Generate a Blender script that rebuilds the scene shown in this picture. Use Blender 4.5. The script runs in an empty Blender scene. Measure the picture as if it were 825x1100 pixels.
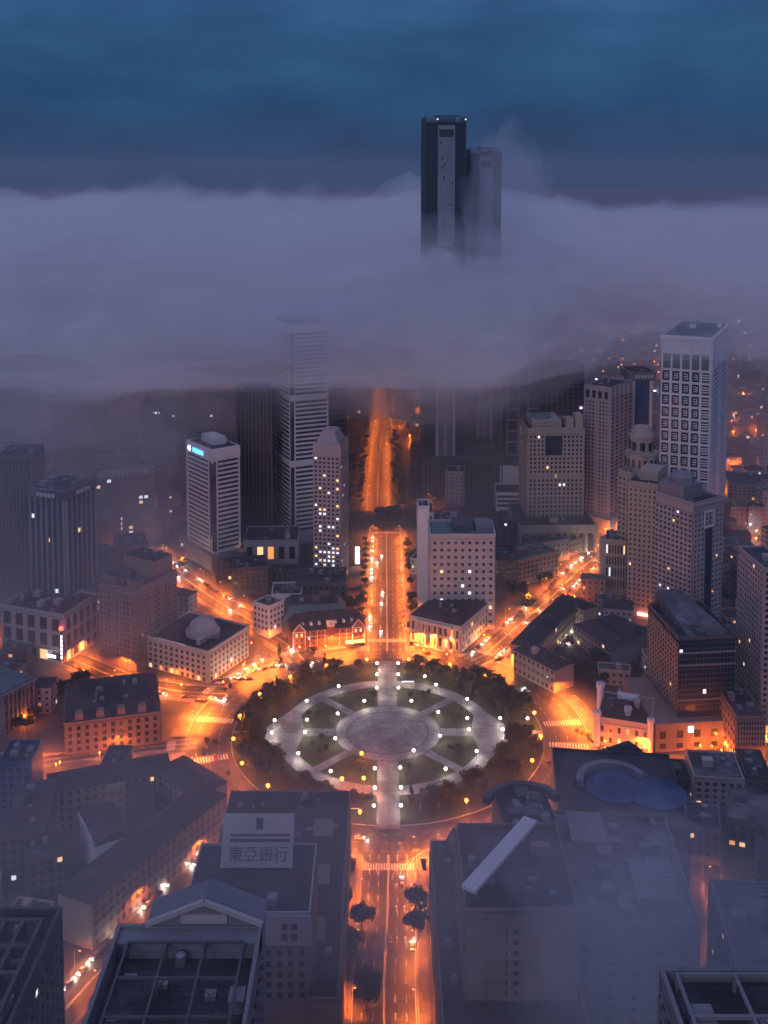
import bpy, math, random
from mathutils import Vector, Matrix, noise
R=math.radians; PI=math.pi
rnd=random.Random(7)
sc=bpy.context.scene; C=sc.collection
# ------------------------------------------------------------------ camera model
F=1150.;PITCH=R(4);YH=190.;H=300.
Y0=YH+F*math.tan(PITCH); CP,SP=math.cos(PITCH),math.sin(PITCH)
def P(px,py,z=0.):
    """ground point (at height z) seen at pixel px,py of the 825x1100 picture"""
    xc=(px-412.5)/F; yc=-(py-Y0)/F
    t=(z-H)/(-SP+yc*CP); return Vector((xc*t,(CP+yc*SP)*t,z))
def hgt(p,py):
    k=(Y0-py)/F; return H+p.y*(k*CP-SP)/(CP+k*SP)
def plen(a,u,px,h):
    """length along u from a (height h) until the pixel column px"""
    fw=a.y*CP-(h-H)*SP; k=px-412.5
    return (k*fw-F*a.x)/(F*u.x-k*u.y*CP)
cam=bpy.data.objects.new('camera',bpy.data.cameras.new('camera')); C.objects.link(cam); sc.camera=cam
cam.location=(0,0,H); cam.rotation_euler=(R(90)-PITCH,0,0)
cd=cam.data; cd.sensor_fit='VERTICAL'; cd.sensor_height=24; cd.lens=F/1100*24; cd.shift_y=-(550-Y0)/1100
cd.clip_start=1; cd.clip_end=60000
# ------------------------------------------------------------------ materials
def nodes(name):
    m=bpy.data.materials.new(name); m.use_nodes=True; return m,m.node_tree.nodes,m.node_tree.links
def surf(name,col,rough=.8,var=.25,scale=.15,metal=0.,fine=2.,stretch=(1,1,1),seam=None):
    m,n,l=nodes(name); b=n['Principled BSDF']
    b.inputs['Roughness'].default_value=rough; b.inputs['Metallic'].default_value=metal
    tc=n.new('ShaderNodeNewGeometry'); mp=n.new('ShaderNodeMapping'); mp.inputs['Scale'].default_value=stretch
    l.new(tc.outputs['Position'],mp.inputs['Vector'])
    a=n.new('ShaderNodeTexNoise'); a.inputs['Scale'].default_value=scale; a.inputs['Detail'].default_value=6
    c=n.new('ShaderNodeTexNoise'); c.inputs['Scale'].default_value=fine; c.inputs['Detail'].default_value=3
    l.new(mp.outputs[0],a.inputs['Vector']); l.new(mp.outputs[0],c.inputs['Vector'])
    ad=n.new('ShaderNodeMath'); ad.operation='ADD'; l.new(a.outputs[0],ad.inputs[0]); l.new(c.outputs[0],ad.inputs[1])
    r=n.new('ShaderNodeMapRange'); r.inputs['From Min'].default_value=.6; r.inputs['From Max'].default_value=1.4
    r.inputs['To Min'].default_value=1-var; r.inputs['To Max'].default_value=1+var
    l.new(ad.outputs[0],r.inputs['Value'])
    mx=n.new('ShaderNodeVectorMath'); mx.operation='SCALE'; mx.inputs[0].default_value=col[:3]
    l.new(r.outputs[0],mx.inputs['Scale']); l.new(mx.outputs[0],b.inputs['Base Color'])
    if seam:
        br=n.new('ShaderNodeTexBrick'); br.inputs['Scale'].default_value=1; br.inputs['Brick Width'].default_value=seam[0]; br.inputs['Row Height'].default_value=seam[1]; br.inputs['Mortar Size'].default_value=seam[2]; br.inputs['Mortar Smooth'].default_value=.3
        br.inputs['Color1'].default_value=(1,1,1,1); br.inputs['Color2'].default_value=(.78,.78,.8,1); br.inputs['Mortar'].default_value=(.45,.45,.45,1); l.new(tc.outputs['Position'],br.inputs['Vector'])
        st=n.new('ShaderNodeTexNoise'); st.inputs['Scale'].default_value=.05; st.inputs['Detail'].default_value=8; st.inputs['Roughness'].default_value=.7; l.new(tc.outputs['Position'],st.inputs['Vector'])
        rr=n.new('ShaderNodeValToRGB'); rr.color_ramp.elements[0].position=.4; rr.color_ramp.elements[0].color=(.5,.5,.5,1); rr.color_ramp.elements[1].position=.58; rr.color_ramp.elements[1].color=(1.25,1.25,1.25,1); l.new(st.outputs[0],rr.inputs[0])
        m1=n.new('ShaderNodeMix'); m1.data_type='RGBA'; m1.blend_type='MULTIPLY'; m1.inputs[0].default_value=1; l.new(mx.outputs[0],m1.inputs[6]); l.new(br.outputs[0],m1.inputs[7])
        m2=n.new('ShaderNodeMix'); m2.data_type='RGBA'; m2.blend_type='MULTIPLY'; m2.inputs[0].default_value=1; l.new(m1.outputs[2],m2.inputs[6]); l.new(rr.outputs[0],m2.inputs[7]); l.new(m2.outputs[2],b.inputs['Base Color'])
    r2=n.new('ShaderNodeMapRange'); r2.inputs['To Min'].default_value=max(.05,rough-.15); r2.inputs['To Max'].default_value=min(1,rough+.15)
    l.new(a.outputs[0],r2.inputs['Value']); l.new(r2.outputs[0],b.inputs['Roughness'])
    return m
def emit(name,col,s,sample=False):
    m,n,l=nodes(name); b=n['Principled BSDF']; b.inputs['Base Color'].default_value=(*col,1)
    b.inputs['Emission Color'].default_value=(*col,1); b.inputs['Emission Strength'].default_value=s
    b.inputs['Roughness'].default_value=.5
    try: m.cycles.emission_sampling='AUTO' if sample else 'NONE'
    except Exception: pass
    return m
M={}
M['ground']=surf('city_ground',(.075,.073,.075),.85,.35,.03,fine=.4)
M['asphalt']=surf('asphalt',(.055,.053,.052),.55,.5,.06,fine=.7,seam=(30,11,.05))
M['pave']=surf('paving',(.17,.155,.145),.75,.25,.1,fine=1.5,seam=(2,2,.08))
M['kerb']=surf('kerb_stone',(.3,.29,.28),.7,.15)
M['plaza']=surf('plaza_stone',(.33,.325,.31),.6,.2,.12,fine=1.2,seam=(3,3,.09))
M['plaza_d']=surf('plaza_dark_stone',(.09,.085,.09),.6,.2)
M['paint']=surf('road_paint',(.62,.62,.6),.6,.25,.5)
M['grass']=surf('grass_mat',(.035,.05,.018),.95,.5,.09,fine=.9)
M['leaf']=surf('leaves',(.04,.055,.02),.8,.4,.3)
M['leaf2']=surf('leaves_dark',(.025,.042,.022),.8,.4,.3)
M['bark']=surf('bark',(.09,.07,.05),.9)
M['metal']=surf('painted_metal',(.2,.2,.21),.4,.1,metal=.5)
M['teal']=surf('teal_mullion',(.03,.06,.075),.4,.2)
M['dark']=surf('dark_metal',(.03,.03,.035),.5,.1)
M['white']=surf('white_render',(.74,.7,.7),.7,.12,.06)
M['cream']=surf('cream_stone',(.46,.41,.37),.75,.15,.08)
M['stone']=surf('pale_stone',(.46,.41,.4),.75,.18,.08)
M['beige']=surf('beige_tile',(.41,.33,.27),.7,.15,.08)
M['brown']=surf('brown_stone',(.27,.2,.175),.75,.18,.08)
M['pink']=surf('pinkish_tile',(.42,.34,.34),.7,.15,.08)
M['grey']=surf('grey_concrete',(.22,.215,.23),.75,.2,.06)
M['dgrey']=surf('dark_concrete',(.11,.108,.115),.8,.25,.06)
M['brick']=surf('red_brick',(.22,.075,.05),.8,.2,.3)
M['slate']=surf('slate',(.056,.058,.065),.6,.3,.25,fine=3,seam=(3,1.5,.1))
M['tile_roof']=surf('dark_roof_tiles',(.065,.052,.05),.75,.3,.2,fine=2.5,seam=(6,1.3,.1))
M['roof']=surf('roof_felt',(.075,.075,.083),.85,.35,.12,fine=1,seam=(9,1.8,.12))
M['roof2']=surf('roof_concrete',(.15,.15,.16),.85,.3,.1,fine=1,seam=(4,4,.14))
M['green']=surf('green_copper',(.13,.19,.18),.6,.25,.15)
M['blueroof']=surf('blue_sheet_roof',(.03,.11,.27),.5,.2,.2,seam=(2.4,12,.12))
M['bluewall']=surf('blue_cladding',(.06,.12,.24),.5,.2,.2)
M['plant']=surf('plant_steel',(.28,.28,.3),.5,.2,.4,metal=.3)
M['glass']=surf('window_glass',(.03,.036,.045),.22,.3,.12)
M['glassb']=surf('blue_curtain_glass',(.035,.055,.085),.2,.3,.06)
M['glassg']=surf('teal_curtain_glass',(.012,.04,.055),.2,.35,.05,stretch=(1,1,.3))
M['silver']=surf('silver_cladding',(.27,.32,.36),.4,.3,.12,metal=.3,stretch=(1,1,.2))
M['lit_w']=emit('lit_window_warm',(1,.62,.28),1.3)
M['lit_c']=emit('lit_window_white',(.85,.9,1),1.2)
M['lit_o']=emit('lit_window_orange',(1,.38,.1),1.1)
M['lamp_o']=emit('sodium_lamp',(1,.33,.05),5)
M['lamp_w']=emit('white_globe_lamp',(1,.86,.78),14)
M['sign_w']=emit('white_sign_light',(.9,.93,1),5)
M['sign_b']=emit('blue_sign_light',(.08,.35,1),4)
M['sign_r']=emit('red_sign_light',(1,.08,.05),6)
M['sign_o']=emit('orange_sign_light',(1,.33,.08),5)
M['head']=emit('headlight_glow',(1,.9,.75),45)
M['tail']=emit('tail_light_glow',(1,.03,.02),12)
M['letter_g']=surf('pale_letters',(.55,.56,.6),.5,.05)
M['letter_d']=surf('dark_letters',(.06,.06,.08),.5,.05)
CARP=[surf('car_paint_'+k,c,.3,.05) for k,c in dict(white=(.7,.7,.7),silver=(.4,.4,.42),black=(.03,.03,.03),grey=(.14,.14,.15),red=(.4,.04,.03)).items()]
CARN=['white','silver','black','dark grey','red']
# ------------------------------------------------------------------ mesh builder
class MB:
    def __init__(s): s.v=[];s.f=[]
    def box(s,x0,x1,y0,y1,z0,z1,T=None):
        i=len(s.v)
        for x,y,z in ((x0,y0,z0),(x1,y0,z0),(x1,y1,z0),(x0,y1,z0),(x0,y0,z1),(x1,y0,z1),(x1,y1,z1),(x0,y1,z1)):
            v=Vector((x,y,z)); s.v.append(T@v if T else v)
        for q in ((3,2,1,0),(4,5,6,7),(0,1,5,4),(1,2,6,5),(2,3,7,6),(3,0,4,7)): s.f.append([i+k for k in q])
        return s
    def prism(s,poly,z0,z1,top=None):
        n=len(poly);i=len(s.v); tp=top or poly
        a=sum(poly[k][0]*poly[(k+1)%n][1]-poly[(k+1)%n][0]*poly[k][1] for k in range(n))
        if a<0: poly=poly[::-1]; tp=tp[::-1]
        for x,y in [(p[0],p[1]) for p in poly]: s.v.append(Vector((x,y,z0)))
        for x,y in [(p[0],p[1]) for p in tp]: s.v.append(Vector((x,y,z1)))
        s.f.append([i+k for k in range(n)][::-1]); s.f.append([i+n+k for k in range(n)])
        for k in range(n): s.f.append([i+k,i+(k+1)%n,i+n+(k+1)%n,i+n+k])
        return s
    def sheet(s,pts):
        i=len(s.v); s.v+= [Vector(p) for p in pts]; s.f.append([i+k for k in range(len(pts))]); return s
    def lathe(s,prof,n=12,cx=0,cy=0):
        i=len(s.v)
        for r,z in prof:
            for k in range(n): s.v.append(Vector((cx+r*math.cos(2*PI*k/n),cy+r*math.sin(2*PI*k/n),z)))
        for j in range(len(prof)-1):
            for k in range(n): s.f.append([i+j*n+k,i+j*n+(k+1)%n,i+(j+1)*n+(k+1)%n,i+(j+1)*n+k])
        s.f.append([i+k for k in range(n)][::-1]); s.f.append([i+(len(prof)-1)*n+k for k in range(n)]); return s
    def tube(s,a,b,r0,r1=None,n=6):
        a=Vector(a);b=Vector(b); r1=r0 if r1 is None else r1
        d=(b-a).normalized(); u=d.orthogonal().normalized(); w=d.cross(u); i=len(s.v)
        for c,r in ((a,r0),(b,r1)):
            for k in range(n): s.v.append(c+(u*math.cos(2*PI*k/n)+w*math.sin(2*PI*k/n))*r)
        for k in range(n): s.f.append([i+k,i+(k+1)%n,i+n+(k+1)%n,i+n+k])
        s.f.append([i+k for k in range(n)][::-1]); s.f.append([i+n+k for k in range(n)]); return s
    def mesh(s,name,mat):
        me=bpy.data.meshes.new(name); me.from_pydata([tuple(v) for v in s.v],[],s.f); me.materials.append(mat); me.update(); return me
    def build(s,name,mat,parent=None,loc=None):
        o=bpy.data.objects.new(name,s.mesh(name,mat)); C.objects.link(o)
        if parent: o.parent=parent
        if loc: o.location=loc
        return o
def tag(o,label=None,cat=None,group=None,kind=None):
    if label:o['label']=label
    if cat:o['category']=cat
    if group:o['group']=group
    if kind:o['kind']=kind
    return o
def thing(name,label,cat,loc=(0,0,0),rz=0,group=None):
    o=bpy.data.objects.new(name,None); o.empty_display_size=1; C.objects.link(o)
    o.location=loc;o.rotation_euler=(0,0,rz); return tag(o,label,cat,group)
def inst(me,name,parent=None,loc=(0,0,0),scale=(1,1,1),rz=0):
    o=bpy.data.objects.new(name,me); C.objects.link(o); o.parent=parent; o.location=loc;o.scale=scale;o.rotation_euler=(0,0,rz); return o
def copy_tree(o,parent=None):
    c=o.copy(); C.objects.link(c); c.parent=parent
    for ch in list(o.children): copy_tree(ch,c)
    return c
def text(s,size,mat,parent,name='lettering',loc=(0,0,0),rot=(R(90),0,0),ext=.08):
    cu=bpy.data.curves.new('t','FONT'); cu.body=s; cu.size=size; cu.extrude=ext; cu.align_x='CENTER'; cu.align_y='CENTER'
    t=bpy.data.objects.new('t',cu); C.objects.link(t); bpy.context.view_layer.update()
    me=bpy.data.meshes.new_from_object(t.evaluated_get(bpy.context.evaluated_depsgraph_get())); bpy.data.objects.remove(t)
    me.materials.clear(); me.materials.append(mat)
    o=bpy.data.objects.new(name,me); C.objects.link(o); o.parent=parent; o.location=loc; o.rotation_euler=rot; return o
# ------------------------------------------------------------------ facade system
pane={k:MB().box(-.5,.5,-.5,.5,-.5,.5).mesh('window',M[k]) for k in ('glass','glassb','glassg','lit_w','lit_c','lit_o')}
FOOT=[]
class Bld:
    def __init__(s,name,label,cat,A,h=None,z0=0.,th=0.,w=None,d=None,Rx=None,Lx=None,wall='grey',glass='glass',seed=0,group=None,base_h=None):
        """A=(px,ytop,ybase): nearest vertical edge; h given -> A=(px,ytop) is a roof corner of that height"""
        s.r=random.Random(seed+len(FOOT)*13)
        if h is None:
            p=P(A[0],A[2],z0); h=hgt(p,A[1])
        else:
            p=P(A[0],A[1],h); 
        s.h=h-z0; s.z0=z0; th=R(th)
        u=Vector((math.cos(th),math.sin(th),0)); v=Vector((-math.sin(th),math.cos(th),0))
        if w is None: w=plen(p,u,Rx,h)
        if d is None: d=plen(p,v,Lx,h)
        s.w,s.d=abs(w),abs(d); s.wall=M[wall]; s.glass=glass; s.nwin=0; s.rest={}
        s.root=thing(name,label,cat,(p.x,p.y,z0),th,group)
        p0=Vector((p.x,p.y,0)); s.p=p0; s.u=u;s.v=v
        FOOT.append([p0,p0+u*s.w,p0+u*s.w+v*s.d,p0+v*s.d])
    def body(s,name='wall',x0=0,x1=None,y0=0,y1=None,z0=0,z1=None,mat=None):
        x1=s.w if x1 is None else x1;y1=s.d if y1 is None else y1;z1=s.h if z1 is None else z1
        return MB().box(x0,x1,y0,y1,z0,z1).build(name,M[mat] if mat else s.wall,s.root)
    def win(s,side,off,a,b,z,ww,hh,mat):
        # side 'S': plane y=off, a along x ; side 'W': plane x=off, along y
        if s.nwin<100:
            s.nwin+=1
            if side in 'SN': inst(pane[mat],'window',s.root,(a,off,z),(ww,.12,hh))
            else: inst(pane[mat],'window',s.root,(off,a,z),(.12,ww,hh))
        else:
            m=s.rest.setdefault(mat,MB())
            if side in 'SN': m.box(a-ww/2,a+ww/2,off-.06,off+.06,z-hh/2,z+hh/2)
            else: m.box(off-.06,off+.06,a-ww/2,a+ww/2,z-hh/2,z+hh/2)
    def face(s,side,x0,x1,z0,z1,off=0.,nx=None,nz=None,bay=3.6,fh=3.4,fw=.55,fz=.55,lit=.03,pier=True,ledge=True,pr=.4,litm=('lit_w','lit_c'),mat=None,zone=None):
        """a face with recessed windows between proud piers and ledges"""
        L=x1-x0; nx=nx or max(1,round(L/bay)); nz=nz or max(1,round((z1-z0)/fh)); bw=L/nx; bh=(z1-z0)/nz
        sg=-1 if side in 'SW' else 1
        g=MB()
        def bx(a0,a1,c0,c1,p):
            o0,o1=sorted((off+sg*.002,off+sg*p))
            if side in 'SN': g.box(a0,a1,o0,o1,c0,c1)
            else: g.box(o0,o1,a0,a1,c0,c1)
        pw=bw*(1-fw)/2; ph=bh*(1-fz)/2
        if pier:
            for i in range(nx+1):
                c=x0+i*bw; bx(max(x0,c-pw),min(x1,c+pw),z0,z1,pr)
        if ledge:
            for j in range(nz+1):
                c=z0+j*bh; bx(x0,x1,max(z0,c-ph),min(z1,c+ph),pr-.06)
        if g.v: g.build('facade_frame',M[mat] if mat else s.wall,s.root)
        for j in range(nz-1,-1,-1):
            z=z0+(j+.5)*bh
            if not pier:
                s.win(side,off+sg*.08,(x0+x1)/2,0,z,L*.995,bh*fz,s.glass); continue
            for i in range(nx):
                a=x0+(i+.5)*bw
                if not ledge:
                    if j==0: s.win(side,off+sg*.08,a,0,(z0+z1)/2,bw*fw,(z1-z0)*.995,s.glass)
                    continue
                m=s.glass
                pl=lit*(3 if zone and zone(i,j,nx,nz) else 1)
                if s.r.random()<pl: m=s.r.choice(litm)
                s.win(side,off+sg*.08,a,0,z,bw*fw,bh*fz,m)
    def fins(s,side,x0,x1,z0,z1,off=0.,n=6,wd=.8,pr=.7,mat=None,name='fin'):
        sg=-1 if side in 'SW' else 1
        for i in range(n):
            c=x0+wd/2+(x1-x0-wd)*i/max(1,n-1); o0,o1=sorted((off+sg*.002,off+sg*pr))
            m=MB()
            if side in 'SN': m.box(c-wd/2,c+wd/2,o0,o1,z0,z1)
            else: m.box(o0,o1,c-wd/2,c+wd/2,z0,z1)
            m.build(name,M[mat] if mat else s.wall,s.root)
    def roof(s,z=None,x0=0,x1=None,y0=0,y1=None,mat='roof',par=1.1,pt=.5,pm=None,over=0.,units=4):
        z=s.h if z is None else z; x1=s.w if x1 is None else x1;y1=s.d if y1 is None else y1
        ro=MB().box(x0+pt,x1-pt,y0+pt,y1-pt,z-.05,z+.12).build('roof',M[mat],s.root); s.ro=ro
        g=MB(); o=over
        g.box(x0-o,x1+o,y0-o,y0+pt,z-.3,z+par); g.box(x0-o,x1+o,y1-pt,y1+o,z-.3,z+par)
        g.box(x0-o,x0+pt,y0+pt,y1-pt,z-.3,z+par-.003); g.box(x1-pt,x1+o,y0+pt,y1-pt,z-.3,z+par-.003)
        g.build('parapet',M[pm] if pm else s.wall,s.root)
        s.units(z+.1,x0+1.5,x1-1.5,y0+1.5,y1-1.5,units)
    def units(s,z,x0,x1,y0,y1,n):
        if x1-x0<3 or y1-y0<3: return
        used=[]
        for k in range(n*4):
            if len(used)>=n: break
            t=s.r.choice(['air_unit','plant_room','water_tank','vent_duct','air_unit'])
            a,b=s.r.uniform(1.5,4),s.r.uniform(1.5,4)
            if t=='plant_room': a,b=a*1.6,b*1.6
            if x1-x0<a+.5 or y1-y0<b+.5: continue
            x=s.r.uniform(x0,x1-a); y=s.r.uniform(y0,y1-b)
            if any(x<q[1]+.3 and x+a>q[0]-.3 and y<q[3]+.3 and y+b>q[2]-.3 for q in used): continue
            used.append((x,x+a,y,y+b)); g=MB()
            if t=='air_unit':
                g.box(x,x+a,y,y+b,z,z+1.3); g.lathe([(min(a,b)*.35,z+1.29),(min(a,b)*.35,z+1.6)],10,x+a/2,y+b/2); g.build(t,M['plant'],getattr(s,'ro',s.root))
            elif t=='plant_room':
                g.box(x,x+a,y,y+b,z,z+3); g.box(x-.2,x+a+.2,y-.2,y+b+.2,z+3,z+3.3); g.build(t,s.wall,getattr(s,'ro',s.root))
            elif t=='water_tank':
                rr=min(a,b)/2; g.lathe([(rr,z+.6),(rr,z+2.6),(rr*.4,z+3.1)],12,x+a/2,y+b/2); g.box(x+.2,x+a-.2,y+.3,y+b-.3,z,z+.59); g.build(t,M['plant'],getattr(s,'ro',s.root))
            else:
                g.box(x,x+a,y+b/2-.4,y+b/2+.4,z+.3,z+1.1); g.box(x,x+.8,y+b/2-.395,y+b/2+.395,z,z+.29); g.box(x+a-.8,x+a,y+b/2-.395,y+b/2+.395,z,z+.29); g.build(t,M['plant'],getattr(s,'ro',s.root))
    def done(s):
        for k,m in s.rest.items():
            o=m.build('window',M[k],s.root); o['kind']='stuff'
        return s.root
def simple(name,label,A,cat='building',sides='SW',par=1.1,units=4,roofm='roof',mode='grid',shopl=True,fkw=None,**kw):
    fk=dict(bay=3.8,fh=3.5,lit=.03); fk.update(fkw or {})
    b=Bld(name,label,cat,A,**kw); b.body()
    zt=b.h-.8; zb=min(4.5,b.h*.2)
    for s_ in sides:
        L=b.w if s_ in 'SN' else b.d
        off={'S':0,'W':0,'N':b.d,'E':b.w}[s_]
        if mode=='grid': b.face(s_,.4,L-.4,zb,zt,off,**fk)
        elif mode=='bands': b.face(s_,.8,L-.8,zb,zt,off,pier=False,**fk)
        elif mode=='vert': b.face(s_,.8,L-.8,zb,zt,off,ledge=False,**fk)
    b.roof(mat=roofm,par=par,units=units); b.done(); return b

exec_parts=[]
# ================================================================== SETTING
PC=Vector((2,559.8,0)); PR=84.
def struct(m,name,mat): return tag(m.build(name,M[mat]),kind='structure')
g=MB(); N=40
for i in range(N):
    for j in range(N):
        x0,x1=-4000+i*200,-4000+(i+1)*200; y0,y1=-500+j*200,-500+(j+1)*200
        g.sheet([(x0,y0,0),(x1,y0,0),(x1,y1,0),(x0,y1,0)])
g.sheet([(-20000,7500,-.05),(20000,7500,-.05),(20000,30000,-.05),(-20000,30000,-.05)])
struct(g,'ground','ground')
def arc(r,a0,a1,n,c=PC): return [(c.x+r*math.cos(R(a0+(a1-a0)*k/n)),c.y+r*math.sin(R(a0+(a1-a0)*k/n))) for k in range(n+1)]
def ring(m,r0,r1,a0,a1,z0,z1,n=None,c=PC):
    n=n or max(2,int(abs(a1-a0)/3))
    o=arc(r1,a0,a1,n,c);i_=arc(r0,a0,a1,n,c)
    for k in range(n): m.prism([i_[k],o[k],o[k+1],i_[k+1]],z0,z1)
def flat_ring(m,r0,r1,a0,a1,z,n=None,c=PC):
    n=n or max(2,int(abs(a1-a0)/3)); o=arc(r1,a0,a1,n,c);i_=arc(r0,a0,a1,n,c)
    for k in range(n): m.sheet([(*i_[k],z),(*o[k],z),(*o[k+1],z),(*i_[k+1],z)])
m=MB(); flat_ring(m,80,108,0,360,.024,120); struct(m,'ring_road','asphalt')
def off_line(pts,d):
    out=[]
    for k,p in enumerate(pts):
        a=pts[max(0,k-1)];b=pts[min(len(pts)-1,k+1)]; t=(Vector(b)-Vector(a)).normalized(); out.append(Vector(p)+Vector((t.y,-t.x,0))*d)
    return out
LAMPS=[]   # (x,y,nx,ny,desc)
ROADS=[]
def resample(pts,step):
    out=[];acc=0
    for a,b in zip(pts,pts[1:]):
        L=(b-a).length; t=acc
        while t<L: out.append((a+(b-a)*(t/L),(b-a).normalized())); t+=step
        acc=t-L
    return out
def road(pts,hw,name='road',pw=4.,lanes=1,z=.02,pave=True,skip=0,double=True,mark=True):
    pts=[Vector((p[0],p[1],0)) for p in pts]; ROADS.append((pts,hw+pw))
    L=off_line(pts,-hw);Rr=off_line(pts,hw); m=MB()
    for k in range(len(pts)-1): m.sheet([(L[k].x,L[k].y,z),(Rr[k].x,Rr[k].y,z),(Rr[k+1].x,Rr[k+1].y,z),(L[k+1].x,L[k+1].y,z)][::-1])
    struct(m,name,'asphalt')
    if pave:
        for sd in (-1,1):
            A=off_line(pts,sd*hw);B=off_line(pts,sd*(hw+pw)); m=MB();k2=MB(); K=off_line(pts,sd*(hw+.35))
            for k in range(skip,len(pts)-1):
                m.prism([(K[k].x,K[k].y),(B[k].x,B[k].y),(B[k+1].x,B[k+1].y),(K[k+1].x,K[k+1].y)],0,.14)
                k2.prism([(A[k].x,A[k].y),(K[k].x,K[k].y),(K[k+1].x,K[k+1].y),(A[k+1].x,A[k+1].y)],0,.15)
            struct(m,'pavement','pave'); struct(k2,'kerb','kerb')
    if mark:
        m=MB()
        for ln in range(-lanes,lanes+1):
            o=ln*hw/(lanes+.0) if lanes else 0
            if abs(ln)==lanes: o-=math.copysign(.6,o)
            line=off_line(pts,o)
            solid=(ln==0 or abs(ln)==lanes)
            if solid:
                for dd in ((-.25,.25) if ln==0 and double else (0,)):
                    l2=off_line(pts,o+dd)
                    for a,b in zip(l2,l2[1:]):
                        t=(b-a).normalized(); nn=Vector((t.y,-t.x,0))*.11
                        m.sheet([a+nn+Vector((0,0,.05)),b+nn+Vector((0,0,.05)),b-nn+Vector((0,0,.05)),a-nn+Vector((0,0,.05))])
            else:
                for p,t in resample(line,9):
                    nn=Vector((t.y,-t.x,0))*.1; q=p+t*4; zz=Vector((0,0,.05))
                    m.sheet([p+nn+zz,q+nn+zz,q-nn+zz,p-nn+zz])
        if m.v: struct(m,'road_marking','paint')
def zebra(p,t,width,length=4.5):
    """stripes across a road at p, road direction t"""
    t=Vector((*t,0)).normalized(); n=Vector((t.y,-t.x,0)); m=MB(); k=-width/2
    while k<width/2:
        a=Vector((p[0],p[1],.055))+n*k
        m.sheet([a,a+n*.55,a+n*.55+t*length,a+t*length]); k+=1.15
    struct(m,'zebra_crossing','paint')
def pol(r,a): return (PC.x+r*math.cos(R(a)),PC.y+r*math.sin(R(a)))
FC=Vector((3,925,0)) # far roundabout
road([(2,659),(2,700),(2,760),(2,820),(2,893)],12.5,'north_avenue',5,3)
road([(2,455),(1.5,420),(0,380),(0,330),(0,260)],12.2,'south_avenue',4.5,3)
NW=[pol(100,120.8),(-58,664),(-90,706),(-122,745),(-157,793),(-200,850),(-262,930)]
NE=[pol(100,58.8),(64,655),(92,702),(118,744),(149,800),(182,850),(225,915),(262,990),(300,1080)]
WW=[pol(102,155),(-118,606),(-154,618),(-199,652),(-250,690),(-330,740)]
W2=[pol(102,186),(-125,545),(-150,539),(-180,531),(-240,515),(-320,490)]
SW=[pol(100,237.8),(-70,455),(-88,428),(-104,394),(-116,365),(-135,310)]
EE=[pol(100,350),(118,537),(150,527),(200,519),(260,512),(330,505)]
SE=[pol(100,318),(105,462),(150,440),(170,430)]
SE2=[(152,470),(143,448),(133,410),(125,370),(117,330)]
road(NW,9,'northwest_street',3.5,2,skip=0); road(NE,9,'northeast_street',3.5,2); road(WW,8.5,'west_street',3.5,2)
road(W2,5,'side_street',2.5,1); road(SW,7.5,'southwest_street',3,1); road(EE,7,'east_street',3.5,1); road(SE2,3.5,'alley',1.5,1,mark=False)
# far roundabout and boulevard
m=MB(); flat_ring(m,14,38,0,360,.028,48,FC); struct(m,'far_roundabout','asphalt')
m=MB(); m.prism(arc(14,0,360,36,FC)[:-1],0,.2); struct(m,'roundabout_lawn','grass')
m=MB(); ring(m,13.9,14.3,0,360,0,.24,48,FC); struct(m,'kerb','kerb')
road([(-6,958),(-6,1020),(-5,1100),(-3,1200),(0,1320),(2,1500),(2,1650)],10,'boulevard',5,3)
road([(30,955),(32,1020),(32,1100),(32,1200)],9,'boulevard',6,2)
road([(8,1240),(12,1320),(12,1500)],8,'boulevard',5,1,mark=False)
road([(-30,935),(-60,950),(-110,962),(-180,975)],8,'cross_street',3,1); road([(35,930),(70,925),(120,915),(190,880)],7,'cross_street',3,1)
m=MB(); m.prism([(6.3,965),(20.5,965),(20.5,1230),(9,1230)],0,.3); struct(m,'median_strip','grass')
# outer pavement of the ring, interrupted by the streets
def angr(a,hw,r=108): return math.degrees(math.asin(min(1,hw/r)))
cuts=sorted([(90,12.5),(120.8,9),(153.5,8.5),(187,5),(237.5,7.5),(270,12.2),(318,7),(349.5,7),(58.8,9)])
for k,(a,hw) in enumerate(cuts):
    a0=a+angr(a,hw+1.5); b,hb=cuts[(k+1)%len(cuts)]; a1=(b if k+1<len(cuts) else b+360)-angr(b,hb+1.5)
    m=MB(); ring(m,108.4,117,a0,a1,0,.14); struct(m,'pavement','pave'); m=MB(); ring(m,108,108.4,a0,a1,0,.16); struct(m,'kerb','kerb')
# markings on the ring road
m=MB()
for r in (90.5,96.5,102.3):
    for a in range(0,360,4):
        if r==96.5 or True: flat_ring(m,r-.1,r+.1,a,a+2,.05,2)
struct(m,'road_marking','paint')
for a,hw in ((90,12),(120.8,8.5),(153.5,8),(58.8,8.5),(187,5),(349.5,7)): # crossings over street mouths
    p=pol(113,a); zebra(p,(math.cos(R(a)),math.sin(R(a))),hw*2)
zebra((2,449),(0,-1),22)
zebra((2,884),(0,1),22)
for a in (6,172,196,352): # crossings over the ring to the park
    m=MB()
    for k in range(14):
        r=86.5+k*1.5; flat_ring(m,r,r+.7,a-1.6,a+1.6,.056,2)
    struct(m,'zebra_crossing','paint')
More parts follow.
